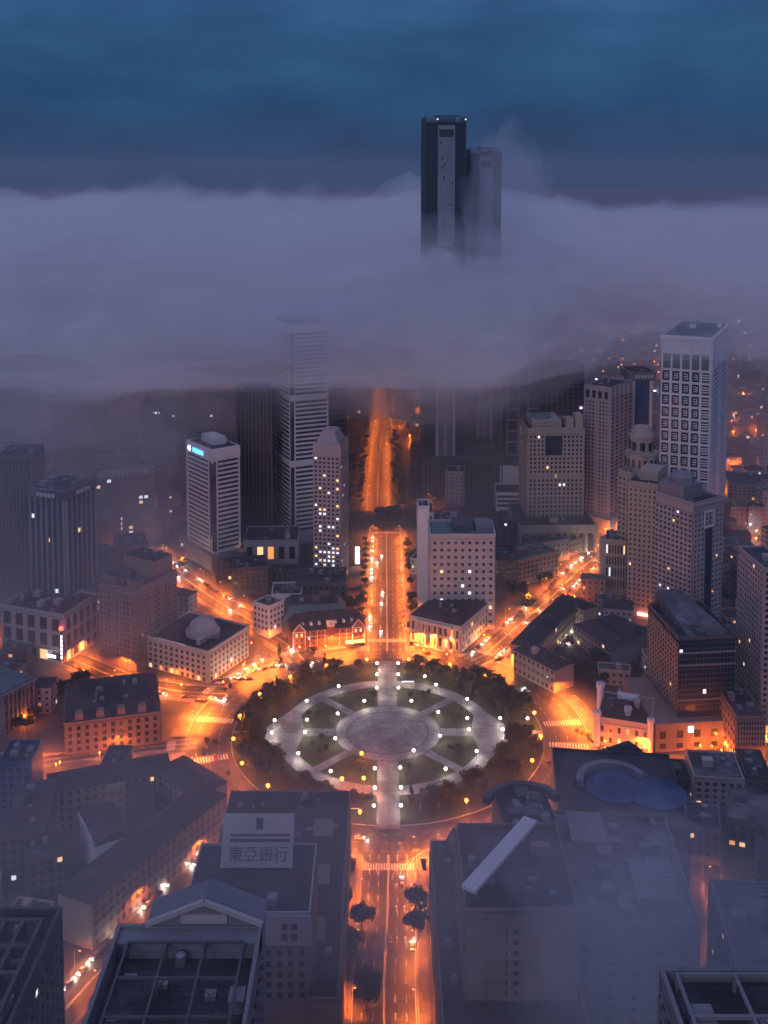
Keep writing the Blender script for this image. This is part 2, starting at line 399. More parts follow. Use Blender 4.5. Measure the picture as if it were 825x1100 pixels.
# curved lane lines sweeping into the south avenue
m=MB()
for k,(xe,ra) in enumerate(((3.5,9),(6.8,12),(10.2,15))):
    prev=None
    for j in range(13):
        t=j/12*PI/2; x=xe+ra*(1-math.cos(t)); y=438+ra*1.3*math.sin(t)+k*1.2
        if prev:
            a=Vector((*prev,.053));b=Vector((x,y,.053)); d=(b-a).normalized(); nn=Vector((d.y,-d.x,0))*.12; m.sheet([a+nn,b+nn,b-nn,a-nn])
        prev=(x,y)
for k,(xe,ra) in enumerate(((-2.5,9),(-6,12))):
    prev=None
    for j in range(13):
        t=j/12*PI/2; x=xe-ra*(1-math.cos(t)); y=440+ra*1.2*math.sin(t)+k*1.2
        if prev:
            a=Vector((*prev,.053));b=Vector((x,y,.053)); d=(b-a).normalized(); nn=Vector((d.y,-d.x,0))*.12; m.sheet([a+nn,b+nn,b-nn,a-nn])
        prev=(x,y)
for x in (3.6,6.9,10.2):      # arrows in the lanes
    for y in (432,418,400): m.sheet([(x+1.4,y,.053),(x+1.6,y,.053),(x+1.6,y+3,.053),(x+1.4,y+3,.053)]); m.sheet([(x+1.5,y+4.2,.053),(x+.9,y+2.8,.053),(x+2.1,y+2.8,.053)])
struct(m,'road_marking','paint')
# ------------------------------------------------------------------ the park
m=MB(); m.prism(arc(PR-.5,0,360,96)[:-1],0,.18); struct(m,'park_lawn','grass')
m=MB(); ring(m,PR-.5,PR,0,360,0,.3,96); struct(m,'kerb','kerb')
z=.2
m=MB(); m.prism(arc(29,0,360,72)[:-1],0,z+.06); struct(m,'plaza','plaza')
m=MB(); ring(m,21.6,22.3,0,360,0,z+.08,72); ring(m,28.3,29.05,0,360,0,z+.08,72); ring(m,10,10.4,0,360,0,z+.08,48); struct(m,'plaza_inlay','plaza_d')
m=MB(); ring(m,51.5,59.5,0,360,0,z+.01,96); struct(m,'park_path','plaza')
for nm,(a,hw,r0,r1) in enumerate(((90,5.6,28.5,86),(270,5.4,28.5,86),(0,4.2,28.5,56),(180,4.2,28.5,56),(45,2.6,28.5,52),(135,2.6,28.5,52),(225,2.6,28.5,52),(315,2.6,28.5,52))):
    ca,sa=math.cos(R(a)),math.sin(R(a)); T=lambda r,o:(PC.x+ca*r-sa*o,PC.y+sa*r+ca*o)
    m=MB(); m.prism([T(r0,-hw),T(r1,-hw),T(r1,hw),T(r0,hw)],0,z+.022+.002*nm); struct(m,'park_path','plaza')
    if nm<4:
        m=MB()
        for o in (-hw+.5,0,hw-.5): m.prism([T(r0,o-.1),T(r1,o-.1),T(r1,o+.1),T(r0,o+.1)],0,z+.05); 
        struct(m,'plaza_inlay','plaza_d')
# pointed tips of the ring path at left and right
for s_ in (-1,1):
    m=MB(); m.prism([(PC.x+s_*50,PC.y-30),(PC.x+s_*68,PC.y-2.5),(PC.x+s_*68,PC.y+2.5),(PC.x+s_*50,PC.y+30),(PC.x+s_*45,PC.y)],0,z+.005); struct(m,'park_path','plaza')
    m=MB(); m.prism([(PC.x+s_*66,PC.y-1.6),(PC.x+s_*84,PC.y-1.6),(PC.x+s_*84,PC.y+1.6),(PC.x+s_*66,PC.y+1.6)],0,z+.035); struct(m,'park_path','plaza')
m=MB()
for k in range(9): # stone blocks at the south end of the axis
    m.box(-3+k*1.25,-2.2+k*1.25,473.5,474.3,0,.9)
tag(m.build('stone_bollards',M['cream']),kind='stuff') if False else None
# ================================================================== TREES
def crown_mesh(seed,rx,rz,n,leaf,cone=False):
    r=random.Random(seed); v=[];f=[]
    cl=[]
    for k in range(16):
        a=r.uniform(0,2*PI); 
        if cone: h=r.uniform(0,1); rr=(1-h)*.75+.08; cl.append((math.cos(a)*rr*rx*r.uniform(.2,1),math.sin(a)*rr*rx*r.uniform(.2,1),h*2*rz-rz,rx*.38*(1-h*.7)))
        else:
            e=r.uniform(-.5,1); q=r.uniform(.35,.8); cl.append((math.cos(a)*math.cos(e)*q*rx,math.sin(a)*math.cos(e)*q*rx,math.sin(e)*q*rz,rx*r.uniform(.28,.48)))
    for k in range(n):
        c=r.choice(cl); 
        while 1:
            d=Vector((r.uniform(-1,1),r.uniform(-1,1),r.uniform(-1,1)))
            if .05<d.length<1: break
        d=d.normalized()*(d.length**.4); p=Vector(c[:3])+Vector((d.x,d.y,d.z*.8))*c[3]
        nrm=(d+Vector((r.uniform(-.6,.6),r.uniform(-.6,.6),r.uniform(-.3,.9)))).normalized(); u=nrm.orthogonal().normalized(); w=nrm.cross(u)
        s=leaf*r.uniform(.5,1.3); i=len(v); v+=[tuple(p+u*s),tuple(p+w*s*.8),tuple(p-u*s),tuple(p-w*s*.8)]; f.append((i,i+1,i+2,i+3))
    return v,f
CR=[]
for k in range(7):
    cone=k>=5; v,f=crown_mesh(50+k,3.9 if not cone else 2.4,3.2 if not cone else 4.6,900,.42,cone)
    me=bpy.data.meshes.new('crown'); me.from_pydata(v,[],f); me.materials.append(M['leaf' if k%2 else 'leaf2']); CR.append(me)
tm=MB(); tm.tube((0,0,0),(0.1,0,3.2),.32,.2,7); tm.tube((.1,0,3.1),(.9,.5,5.2),.16,.06,5); tm.tube((.1,0,3.1),(-.9,.3,5.4),.16,.06,5); tm.tube((.1,0,3.1),(.1,-.8,5.6),.15,.05,5)
TRUNK=tm.mesh('trunk',M['bark'])
TREES=[]
def tree(x,y,label,group,s=None,kind=None,z=0.1,cat='tree'):
    s=s or rnd.uniform(.75,1.25); kind=rnd.randrange(5) if kind is None else kind
    t=thing('conifer' if kind>=5 else 'broadleaf_tree',label,cat,(x,y,z),rnd.uniform(0,6.28),group)
    inst(TRUNK,'trunk',t,scale=(s,s,s)); inst(CR[kind],'crown',t,(0,0,(5.6 if kind<5 else 6)*s),(s*rnd.uniform(.9,1.1),s*rnd.uniform(.9,1.1),s)); TREES.append((x,y)); return t
# outer lawn: clusters by angle sector (deg, r0, r1, n, description)
secs=[(8,30,64,81,17,'on the east lawn of the round park'),(30,55,63,81,17,'in the dense northeast clump of the round park'),(58,80,64,80,9,'on the north lawn right of the axis path'),
(100,125,66,80,5,'on the open northwest lawn of the round park'),(125,150,64,81,9,'on the northwest rim lawn of the round park'),(150,178,66,81,17,'in the west clump of the round park'),
(182,215,64,81,18,'in the southwest clump of the round park'),(215,262,63,80,13,'on the south lawn left of the axis path'),(278,325,63,80,13,'on the south lawn right of the axis path'),(325,356,63,81,14,'on the southeast rim lawn of the round park')]
for a0,a1,r0,r1,n,ds in secs:
    got=0;tries=0
    while got<n and tries<400:
        tries+=1; a=rnd.uniform(a0,a1);r=rnd.uniform(r0+3,r1-1); x,y=pol(r,a)
        if any((x-p)**2+(y-q)**2<20 for p,q in TREES): continue
        k=rnd.choice([0,1,2,3,4,0,1,2,5]); got+=1
        tree(x,y,('pointed dark conifer ' if k>=5 else 'leafy dark green tree ')+ds,'trees '+ds,kind=k,z=.15,s=rnd.uniform(.7,1.3))
for k,a in enumerate(range(22,360,45)):
    for j in range(4):
        x,y=pol(rnd.uniform(36,47),a+rnd.uniform(-12,12))
        tree(x,y,'small shrubby tree on %s planted island round the plaza'%['the east northeast','the north northeast','the north northwest','the west northwest','the west southwest','the south southwest','the south southeast','the east southeast'][k],'trees on the planted islands',s=rnd.uniform(.3,.6),z=.15)
def T(px,py,label,group,n=1,spread=4,**kw):
    p=P(px,py)
    for k in range(n):
        tree(p.x+rnd.uniform(-spread,spread)*(n>1),p.y+rnd.uniform(-spread,spread)*1.6*(n>1),label,group,**kw)
T(300,715,'tall pointed conifer at the park rim below the red brick building','rim conifers',kind=5,s=1.3)
T(331,727,'slim conifer on the northwest park rim beside the parked cars','rim conifers',kind=6,s=1.)
for (a,b,n,ds) in ((392,560,6,'beside the left side of the avenue under the lit apartment tower'),):
    pass
for y in range(690,880,13):
    if rnd.random()<.8: tree(-13.5-rnd.uniform(0,2),y,'street tree on the left pavement of the north avenue','left trees of the north avenue',s=rnd.uniform(.55,.85))
    if rnd.random()<.8: tree(17.5+rnd.uniform(0,2),y,'street tree on the right pavement of the north avenue','right trees of the north avenue',s=rnd.uniform(.55,.95))
for px,py,n,ds in ((380,655,5,'beside the red brick clock building'),(446,645,4,'left of the columned bank'),(450,606,3,'at the left foot of the twelve storey office block'),(578,712,3,'at the corner of the courtyard block'),(620,725,9,'behind the white castle-like building'),(665,700,9,'in the dark grove under the glass tower'),(645,712,8,'in the dark grove under the glass tower'),(640,735,5,'behind the white castle-like building'),(690,730,5,'in the dark grove under the glass tower'),
 (88,735,4,'beside the street below the arched podium'),(65,748,4,'beside the street below the arched podium'),(40,755,4,'beside the colonnaded hall'),(30,780,4,'in the yard left of the mansard building'),(230,690,2,'behind the domed bank'),(193,610,3,'beside the northwest street by the brown tower'),
 (555,640,4,'behind the columned bank'),(565,652,4,'beside the northeast street'),(585,628,3,'beside the northeast street'),(690,660,3,'at the foot of the beige tower'),(610,655,3,'beside the northeast street'),
 (378,985,2,'on the left pavement of the south avenue'),(380,1035,2,'on the left pavement of the south avenue'),(385,1085,2,'on the left pavement of the south avenue'),(447,985,1,'on the right pavement of the south avenue'),(448,1010,1,'on the right pavement of the south avenue'),
 (775,680,4,'in the dark gap beside the right edge tower'),(790,720,5,'in the dark gap beside the right edge tower'),(780,650,3,'in the dark gap beside the right edge tower')):
    T(px,py,'leafy tree '+ds,'trees '+ds,n,5,s=rnd.uniform(1.15,1.5) if 'south' in ds else rnd.uniform(.8,1.15))
fv=[];ff=[]
def merge_tree(x,y,s):
    v,f=FARC[rnd.randrange(3)]; i=len(fv); fv.extend((x+a*s,y+b*s,(c+5.4)*s) for a,b,c in v); ff.extend(tuple(i+q for q in t) for t in f)
FARC=[crown_mesh(90+k,3.9,3.2,330,.62) for k in range(3)]
for k in range(16):
    a=rnd.uniform(0,6.28); r=rnd.uniform(1,11); merge_tree(FC.x+r*math.cos(a),FC.y+r*math.sin(a),rnd.uniform(.7,1.2))
for k in range(30): merge_tree(rnd.uniform(8,17),970+k*9,rnd.uniform(.6,.95))
for k in range(34): merge_tree(-21+rnd.uniform(-3,1),965+k*14,rnd.uniform(.6,1)); merge_tree(46+rnd.uniform(-2,2),965+k*9,rnd.uniform(.6,1))
for k in range(34): merge_tree(rnd.uniform(-66,-28),975+rnd.uniform(0,150),rnd.uniform(.8,1.2))
me=bpy.data.meshes.new('far_woods'); me.from_pydata(fv,[],ff); me.materials.append(M['leaf2']); o=bpy.data.objects.new('far_tree_belt',me); C.objects.link(o); tag(o,'dark belts of trees round the far roundabout and along the far boulevard','trees',kind='stuff')
# low bright roadside bushes at the ring
for px,py in ((241,745),(247,742),(222,800),(216,812),(232,802),(572,730),(580,735),(588,740),(620,790),(625,793),(632,795),(640,798),(336,706),(245,836)):
    T(px,py,'small ornamental tree lit orange on the outer kerb of the ring road','kerbside ornamental trees',s=.45)
# ================================================================== LAMPS
KO=21000.; KW=1150.
def light(x,y,z,col,w,r=.3):
    l=bpy.data.lights.new('lamp_light','POINT'); l.color=col; l.energy=w; l.shadow_soft_size=r; o=bpy.data.objects.new('lamp_light',l); o.location=(x,y,z); o.visible_camera=False; C.objects.link(o); return o
LDATA={}
def light_child(root,x,y,z,col,w,r=.3,spot=False):
    k=(col,w,r,spot)
    if k not in LDATA:
        l=bpy.data.lights.new('lamp_light','SPOT' if spot else 'POINT'); l.color=col; l.energy=w; l.shadow_soft_size=r
        if spot: l.spot_size=R(152); l.spot_blend=.35
        LDATA[k]=l
    o=bpy.data.objects.new('lamp_light',LDATA[k]); C.objects.link(o); o.parent=root; o.location=(x,y,z); return o
_p=MB(); _p.tube((0,0,0),(0,0,.5),.22,.2,8); _p.tube((0,0,.5),(0,0,9),.13,.08,6); SP_POLE=_p.mesh('pole',M['metal'])
_p=MB(); _p.tube((0,0,8.8),(1.0,0,9.5),.07,.05,5); _p.tube((1.0,0,9.5),(2.2,0,9.55),.05,.05,5); SP_ARM=_p.mesh('arm',M['metal'])
_p=MB(); _p.box(2.0,3.2,-.22,.22,9.5,9.72); SP_HEAD=_p.mesh('lamp_head',M['metal'])
_p=MB(); _p.lathe([(.1,9.1),(.42,9.22),(.5,9.36),(.3,9.49)],10,2.7,0); SP_BULB=_p.mesh('lamp_bulb',M['lamp_o'])
OC=(1,.18,.016); WC=(1,.8,.66)
def street_lamp(x,y,rz,label,group,w=1.,lit=True):
    t=thing('street_lamp',label,'street lamp',(x,y,.1),rz,group)
    inst(SP_POLE,'pole',t);inst(SP_ARM,'arm',t);hd=inst(SP_HEAD,'lamp_head',t);inst(SP_BULB,'lamp_bulb',hd)
    light_child(t,2.7,0,8.9,OC,KO*w,.35,True); return t
_p=MB(); _p.tube((0,0,0),(0,0,.4),.2,.16,8); _p.tube((0,0,.4),(0,0,3.9),.08,.06,6); PL_POLE=_p.mesh('pole',M['dark'])
_p=MB(); _p.lathe([(.12,3.8),(.6,4.0),(.8,4.4),(.6,4.85),(.12,5.1)],12); PL_GLOBE=_p.mesh('globe',M['lamp_w'])
_p=MB(); _p.lathe([(.12,7.1),(.75,7.4),(1.0,7.95),(.75,8.5),(.12,8.8)],12); RO_GLOBE=_p.mesh('globe',M['lamp_o'])
_p=MB(); _p.tube((0,0,0),(0,0,.4),.25,.2,8); _p.tube((0,0,.4),(0,0,7.4),.11,.08,6); RO_POLE=_p.mesh('pole',M['dark'])
ORD=['first','second','third','fourth','fifth','sixth','seventh','eighth','ninth','tenth','eleventh','twelfth','thirteenth','fourteenth','fifteenth','sixteenth','seventeenth','eighteenth','nineteenth','twentieth']
def compass(x,y):
    a=math.degrees(math.atan2(y-PC.y,x-PC.x))%360
    return ['east','east northeast','northeast','north northeast','north','north northwest','northwest','west northwest','west','west southwest','southwest','south southwest','south','south southeast','southeast','east southeast'][int((a+11.25)//22.5)%16]
pw=[(390,398),(458,398),(390,434),(458,434),(389,477),(459,477),(266,472),(349,519),(501,519),(544,440),(580,467),(163,519),(263,560),(164,580),(60,582),(51,622),(158,620),(255,640),(587,555),(681,575),(686,611),(593,632),(787,575),(795,611),(711,681),(136,688),(508,679),(241,746),(383,737),(465,734),(611,738),(681,513)]
pw=[(275+a/3,580+b/3) for a,b in pw]+[(275+a/3,820+b/3) for a,b in ((383,79),(467,78),(380,137),(467,136))]+[(566.7,772),(569.7,784),(383,820+16/3)][:2]
used={}
def nth(key):
    used[key]=used.get(key,0)+1; return ORD[min(19,used[key]-1)]
for px,py in pw:
    p=P(px,py,4.4); ds='%s white globe lamp in the %s part of the round park'%(nth(('w',compass(p.x,p.y))),compass(p.x,p.y))
    t=thing('park_lamp',ds,'park lamp',(p.x,p.y,.15),0,'white globe lamps of the round park')
    inst(PL_POLE,'pole',t); inst(PL_GLOBE,'globe',t); light_child(t,.25,0,3.45,WC,KW,.2)
po=[(357,385),(492,385),(227,405),(110,441),(12,497),(340,688),(277,770),(347,768),(625,402),(740,438)]
po=[(275+a/3,580+b/3) for a,b in po]+[(257.7,768.7),(250.7,793.7),(260,820),(574,765.7),(580.7,790.7),(571.7,817),(287.7,844),(331,862),(386.7,872),(501,860),(544.7,841.7)]
for px,py in po:
    p=P(px,py,7.95); ds='%s amber globe lamp on the %s rim of the round park'%(nth(('o',compass(p.x,p.y))),compass(p.x,p.y))
    t=thing('rim_lamp',ds,'street lamp',(p.x,p.y,.15),0,'amber globe lamps of the park rim')
    inst(RO_POLE,'pole',t); inst(RO_GLOBE,'globe',t); light_child(t,.3,0,6.7,OC,KO*.4,.25)
for i,a in enumerate((74,79,104,109,131,137,143,163,170,177,196,203,210,217,224,236,242,248,254,260,276,282,288,294,300,306,312,325,334,343,356,4,12,20,28,36,44,50,68)):
    x,y=pol(109.5,a); 
    street_lamp(x,y,R(a+180),'%s amber street lamp on the %s outer kerb of the ring road'%(nth(('r',compass(x,y))),compass(x,y)),'amber lamps round the ring road',3.1)
def lamps_along(pts,off,step,desc,w=1.,start=8,group=None,both=True):
    pts=[Vector((p[0],p[1],0)) for p in pts]
    for sd,nm in ((-1,'left'),(1,'right')) if both else ((1,'right'),):
        L=off_line(pts,sd*off)
        for k,(p,t) in enumerate(resample(L,step)[(1 if start else 0):]):
            rz=math.atan2(t.x*sd,-t.y*sd)   # arm towards the road
            n=Vector((-t.y*-1,0,0))
            d=Vector((t.y,-t.x,0))*sd*-1
            street_lamp(p.x,p.y,math.atan2(d.y,d.x),'%s amber street lamp along the %s kerb of the %s'%(ORD[min(k,19)],nm,desc),group or 'amber lamps along the '+desc,w)
lamps_along([(2,668),(2,880)],13.5,26,'north avenue',1.7,0)
lamps_along([(2,455),(0,380),(0,290)],13.2,30,'south avenue',1.6)
lamps_along(NW,10,32,'northwest street',2.); lamps_along(NE,10,32,'northeast street',2.)
lamps_along(WW,9.5,36,'west street',1.5); lamps_along(EE,8,34,'east street',1.1)
lamps_along(W2,6,40,'side street',.8); lamps_along(SW,8.5,38,'southwest street',.65)
lamps_along(SE2,4,40,'alley',.6,both=False)
lamps_along([(-6,965),(-5,1200),(0,1320),(2,1640)],11,27,'far boulevard',.95,0)
lamps_along([(34,965),(34,1190)],9.5,30,'far service road',.8,0,both=False)
lamps_along([(-35,938),(-110,962),(-170,975)],8.5,45,'far cross street',1.1,0,both=False)
for px,py,w_,ds in ((322,703,.5,'before the left gable of the red brick building'),(350,702,.5,'below the clock turret of the red brick building'),(378,699,.5,'before the right gable of the red brick building'),(240,741,.4,'at the near corner of the domed bank'),(262,722,.35,'at the right flank of the domed bank'),(195,744,.4,'before the left front of the domed bank'),(455,706,.4,'before the tall front columns of the columned bank'),(480,711,.4,'before the right columns of the columned bank'),(520,690,.35,'on the right flank of the columned bank'),(650,806,.18,'at the left front of the castle-like building'),(680,812,.18,'at the right front of the castle-like building'),(590,722,.4,'before the front of the courtyard block')):
    p=P(px,py); t=thing('forecourt_lamp','short amber globe lamp '+ds,'street lamp',(p.x,p.y,.1)); inst(RO_POLE,'pole',t,scale=(.8,.8,.6)); inst(RO_GLOBE,'globe',t,(0,0,.5),(.55,.55,.55)); light_child(t,.3,-.3,4.0,OC,KO*w_*.5,.25)
# ================================================================== CARS
def car_proto(i):
    t=thing('parked_car','x','car',(0,-900,0)); 
    m=MB(); pr=[(-2.2,.35),(-2.25,.75),(-1.9,.95),(-1.2,1.0),(1.0,.98),(1.9,.85),(2.2,.65),(2.2,.35)]
    n=len(pr)
    for s_ in (-.86,.86): 
        for a,b in pr: m.v.append(Vector((a,s_,b)))
    m.f.append(list(range(n))); m.f.append(list(range(n,2*n))[::-1])
    for k in range(n): m.f.append([k,n+k,n+(k+1)%n,(k+1)%n][::1])
    m.build('body',CARP[i],t)
    m=MB(); m.prism([(-1.55,-.78),(1.05,-.78),(1.05,.78),(-1.55,.78)],.97,1.42,[(-1.15,-.62),(.35,-.62),(.35,.62),(-1.15,.62)]); m.build('window_glass',M['glass'],t)
    m=MB(); m.box(-1.12,.32,-.6,.6,1.415,1.47); m.build('car_roof',CARP[i],t)
    for x in (-1.4,1.4):
        for y in (-.82,.82):
            m=MB(); m.tube((x,y-.1,.33),(x,y+.1,.33),.33,.33,10); m.build('wheel',M['dark'],t)
    for y in (-.6,.6):
        m=MB(); m.box(2.15,2.24,y-.18,y+.18,.58,.72); m.build('headlight',M['plant'],t)
        m=MB(); m.box(-2.27,-2.2,y-.18,y+.18,.68,.82); m.build('tail_light',M['sign_r'] if False else CARP[4],t)
    return t
PROT=[car_proto(i) for i in range(5)]
cused=[False]*5
def car(x,y,rz,where,i=None,z=.03,head=False,tail=False,group=None):
    i=rnd.choice([0,0,1,1,2,3,3,4]) if i is None else i
    if cused[i]: t=copy_tree(PROT[i])
    else: t=PROT[i]; cused[i]=True
    t.location=(x,y,z); t.rotation_euler=(0,0,rz); t['label']='%s car %s'%(CARN[i],where); t['group']=group or 'cars '+where
    if head:
        for ch in t.children:
            if ch.name.startswith('headlight'): ch.data=HEADM[0 if '.001' not in ch.name else 0]; ch.location=(2.25,math.copysign(.6,ch.location.y or ch.data.vertices[0].co.y),.66)
    if tail:
        pass
    return t
def lit_car(x,y,rz,where,i,mode):
    t=car(x,y,rz,where,i); n=0
    for ch in list(t.children):
        if mode in('both','head') and ch.name.startswith('headlight'): ch.data=ch.data.copy(); ch.data.materials[0]=M['head']
        if mode in('both','tail') and ch.name.startswith('tail_light'): ch.data=ch.data.copy(); ch.data.materials[0]=M['tail']
    t['label']=('%s car with lights on %s'%(CARN[i],where)); 
    if mode in('both','head'): light_child(t,3.6,0,.8,(1,.85,.65),900,.3)
    return t
def pcar(px,py,th,where,i=None,mode=None):
    p=P(px,py)
    return lit_car(p.x,p.y,R(th),where,i or 0,mode) if mode else car(p.x,p.y,R(th),where,i)
pcar(411,636,-90,'driving toward the square on the north avenue',0,'head')
pcar(405,604,-90,'further up the left lanes of the north avenue',1,'head')
pcar(591,821,-75,'on the ring road at the east crossing',2,'tail')
pcar(432,947,90,'waiting under the trees on the south avenue',0)
pcar(420,1010,90,'in the middle lanes of the south avenue',3)
pcar(443,1018,90,'at the right kerb of the south avenue',1)
for k,(px,py) in enumerate(((275,721),(284,719),(293,717),(303,716),(358,712),(365,711))): pcar(px,py,rnd.uniform(10,40),'parked on the forecourt of the red brick clock building')
for k in range(7): p=P(240+k*8.5,737-k*5.2); car(p.x,p.y,R(110),'parked beside the domed bank facing the ring road')
for k in range(5): p=P(236+k*8,730-k*0); car(p.x,p.y,R(15),'in the row behind the kerb at the domed bank')
def row(pts,off,step,where,jit=1,prob=.8,mode=None):
    for p,t in resample(off_line([Vector((a[0],a[1],0)) for a in pts],off),step):
        if rnd.random()<prob: car(p.x+rnd.uniform(-.2,.2),p.y+rnd.uniform(-.3,.3),math.atan2(t.y,t.x)+(PI if off<0 else 0),where,z=.03)
row(NE[1:7],7.9,6.2,'parked along the right kerb of the northeast street')
row(NE[1:7],-7.9,6.5,'parked along the left kerb of the northeast street',prob=.7)
row(NE[2:7],2.5,23,'driving on the northeast street',prob=.8)
row(NW[1:6],7.9,7,'parked along the right kerb of the northwest street',prob=.5)
row(NW[1:6],-3,26,'driving on the northwest street',prob=.8)
row([(2,690),(2,880)],11.3,8,'parked along the right kerb of the north avenue',prob=.5)
row([(2,690),(2,880)],-11.3,8,'parked along the left kerb of the north avenue',prob=.5)
row([(2,690),(2,880)],-4,47,'driving on the north avenue')
row([(-6,980),(-5,1200),(2,1480)],3,48,'driving on the far boulevard')
row([(32,970),(32,1190)],7,9,'parked along the far service road',prob=.6)
row(SW,6.3,8,'parked along the southwest street',prob=.6)
row([(1,440),(0,300)],-11,11,'parked at the left kerb of the south avenue',prob=.4)
row(WW,-6.8,8,'parked along the west street',prob=.5)
for (a,r,w) in ((118,94,'on the northwest stretch of the ring road'),(75,99,'on the north stretch of the ring road'),(196,93,'on the west stretch of the ring road'),(158,100,'at the mouth of the west street'),(262,94,'on the south stretch of the ring road'),(30,94,'on the northeast stretch of the ring road')):
    x,y=pol(r,a); car(x,y,R(a+90),w)
for i in range(5):
    if not cused[i]: bpy.data.objects.remove(PROT[i])
# ================================================================== BUILDINGS (near the square)
def gable(b,x0,x1,y0,y1,z,hh,mat,axis='x',ov=.5,name='roof'):
    m=MB(); x0-=ov;x1+=ov;y0-=ov;y1+=ov
    if axis=='x': # ridge along x
        c=(y0+y1)/2; vs=[(x0,y0,z),(x1,y0,z),(x1,y1,z),(x0,y1,z),(x0,c,z+hh),(x1,c,z+hh)]
        fs=[(0,1,5,4),(2,3,4,5),(3,0,4),(1,2,5),(3,2,1,0)]
    elif axis=='y':
        c=(x0+x1)/2; vs=[(x0,y0,z),(x1,y0,z),(x1,y1,z),(x0,y1,z),(c,y0,z+hh),(c,y1,z+hh)]
        fs=[(0,1,4),(1,2,5,4),(2,3,5),(3,0,4,5),(3,2,1,0)]
    else: # hip
        e=min(x1-x0,y1-y0)/2; 
        if x1-x0>y1-y0: c=(y0+y1)/2; vs=[(x0,y0,z),(x1,y0,z),(x1,y1,z),(x0,y1,z),(x0+e,c,z+hh),(x1-e,c,z+hh)]; fs=[(0,1,5,4),(2,3,4,5),(3,0,4),(1,2,5),(3,2,1,0)]
        else: c=(x0+x1)/2; vs=[(x0,y0,z),(x1,y0,z),(x1,y1,z),(x0,y1,z),(c,y0+e,z+hh),(c,y1-e,z+hh)]; fs=[(0,1,4),(1,2,5,4),(2,3,5),(3,0,4,5),(3,2,1,0)]
    i=len(m.v); m.v+=[Vector(v) for v in vs]; m.f+=[list(f) for f in fs]
    return m.build(name,M[mat],b.root)
def dome(b,cx,cy,z,r,h,mat,name='dome',n=24):
    m=MB(); pr=[(r*math.cos(t*PI/2/9),z+h*math.sin(t*PI/2/9)) for t in range(9)]+[(.3,z+h)]
    m.lathe([(r,z-1.5)]+pr,n,cx,cy); o=m.build(name,M[mat],b.root)
    for k in range(n//2):
        a=k*2*PI/(n//2); mm=None
    return o
# --- domed bank
b=Bld('domed_bank','cream stone bank with a round dome on its flat roof, left of the square','bank',(224,701,734),th=62,Lx=157.6,Rx=267,wall='cream')
b.body(); b.face('S',1,b.w-1,3.5,b.h-1.8,0,bay=4.0,nz=4,fw=.5,fz=.62,lit=.02); b.face('W',1,b.d-1,3.5,b.h-1.8,0,bay=4.0,nz=4,fw=.5,fz=.62,lit=.02)
b.face('S',1,b.w-1,.2,3.3,0,bay=4,nz=1,fz=.8,lit=.25,litm=('lit_w','lit_o')); b.face('W',1,b.d-1,.2,3.3,0,bay=4,nz=1,fz=.8,lit=.25,litm=('lit_w','lit_o'))
b.roof(mat='slate',par=.9,over=.7,units=7)
cx,cy=b.w*.5,b.d*.42; r=9
m=MB(); m.lathe([(r+1.6,b.h),(r+1.6,b.h+2.2),(r+.8,b.h+2.4)],28,cx,cy); m.build('drum',M['cream'],b.root); dome(b,cx,cy,b.h+2.6,r,7.4,'cream')
m=MB(); m.lathe([(.9,b.h+9.8),(.7,b.h+11.6),(.1,b.h+13)],10,cx,cy); m.build('lantern',M['cream'],b.root)
m=MB(); m.box(-.6,-.4,b.d*.35,b.d*.8,b.h-.2,b.h+1.6); s_=m.build('name_board',M['white'],b.root)
b.done()
# --- red brick clock building
p=P(329,694); q=P(388,688)
b=Bld('clock_building','long red brick building with white trimmed gables and a slender clock turret','building',(388,668,689),th=184-0,w=None,d=None,Rx=None) if False else None
b=Bld('clock_building','long red brick building with white trimmed gables and a slender clock turret','building',(313,676,697),th=12,Rx=392,d=26,wall='brick')
b.h=13; b.body(z1=11)
b.face('S',.5,b.w-.5,1,10.6,0,bay=3.2,nz=3,fw=.45,fz=.6,lit=.12); b.face('W',.5,b.d-.5,1,10.6,0,bay=3.2,nz=3,fw=.45,fz=.6,lit=.05)
gable(b,0,b.w,0,b.d,11.01,7,'tile_roof','hip')
for f in (.1,.9):
    c=b.w*f; m=MB(); m.prism([(c-4,-2.2),(c+4,-2.2),(c+4,5),(c-4,5)],0,11.5); i=len(m.v)
    m.v+=[Vector(v) for v in ((c-4,-2.2,11.5),(c+4,-2.2,11.5),(c,-2.2,16),(c-4,5,11.5),(c+4,5,11.5),(c,5,16))]; m.f+=[[i,i+1,i+2],[i+5,i+4,i+3]]; m.build('gable_bay',M['brick'],b.root)
    m=MB(); i=0; m.v+=[Vector(v) for v in ((c-4.5,-2.6,11.3),(c,-2.6,16.4),(c,6.5,16.4),(c-4.5,6.5,11.3),(c+4.5,-2.6,11.3),(c+4.5,6.5,11.3),(c-4.5,-2.6,11.9),(c,-2.6,17),(c,6.5,17),(c-4.5,6.5,11.9),(c+4.5,-2.6,11.9),(c+4.5,6.5,11.9))]
    m.f+=[[6,7,8,9],[7,10,11,8],[0,1,7,6],[1,4,10,7],[3,9,8,2],[2,8,11,5],[0,6,9,3],[4,5,11,10]]; m.build('gable_roof',M['tile_roof'],b.root)
    m=MB(); 
    for sg in (-1,1): m.tube((c+sg*4.3,-2.75,11.6),(c,-2.75,16.6),.28,.28,4)
    m.box(c-4.1,c-3.6,-2.5,-2.2,0,11.4); m.box(c+3.6,c+4.1,-2.5,-2.2,0,11.4); m.box(c-3.6,c+3.6,-2.45,-2.21,11,11.4); m.build('gable_trim',M['white'],b.root)
    for z in (2.6,6,9.2):
        for dx in (-1.6,1.6): b.win('S',-2.25,c+dx,0,z,1.2,2,'glass' if z<9 else 'lit_w')
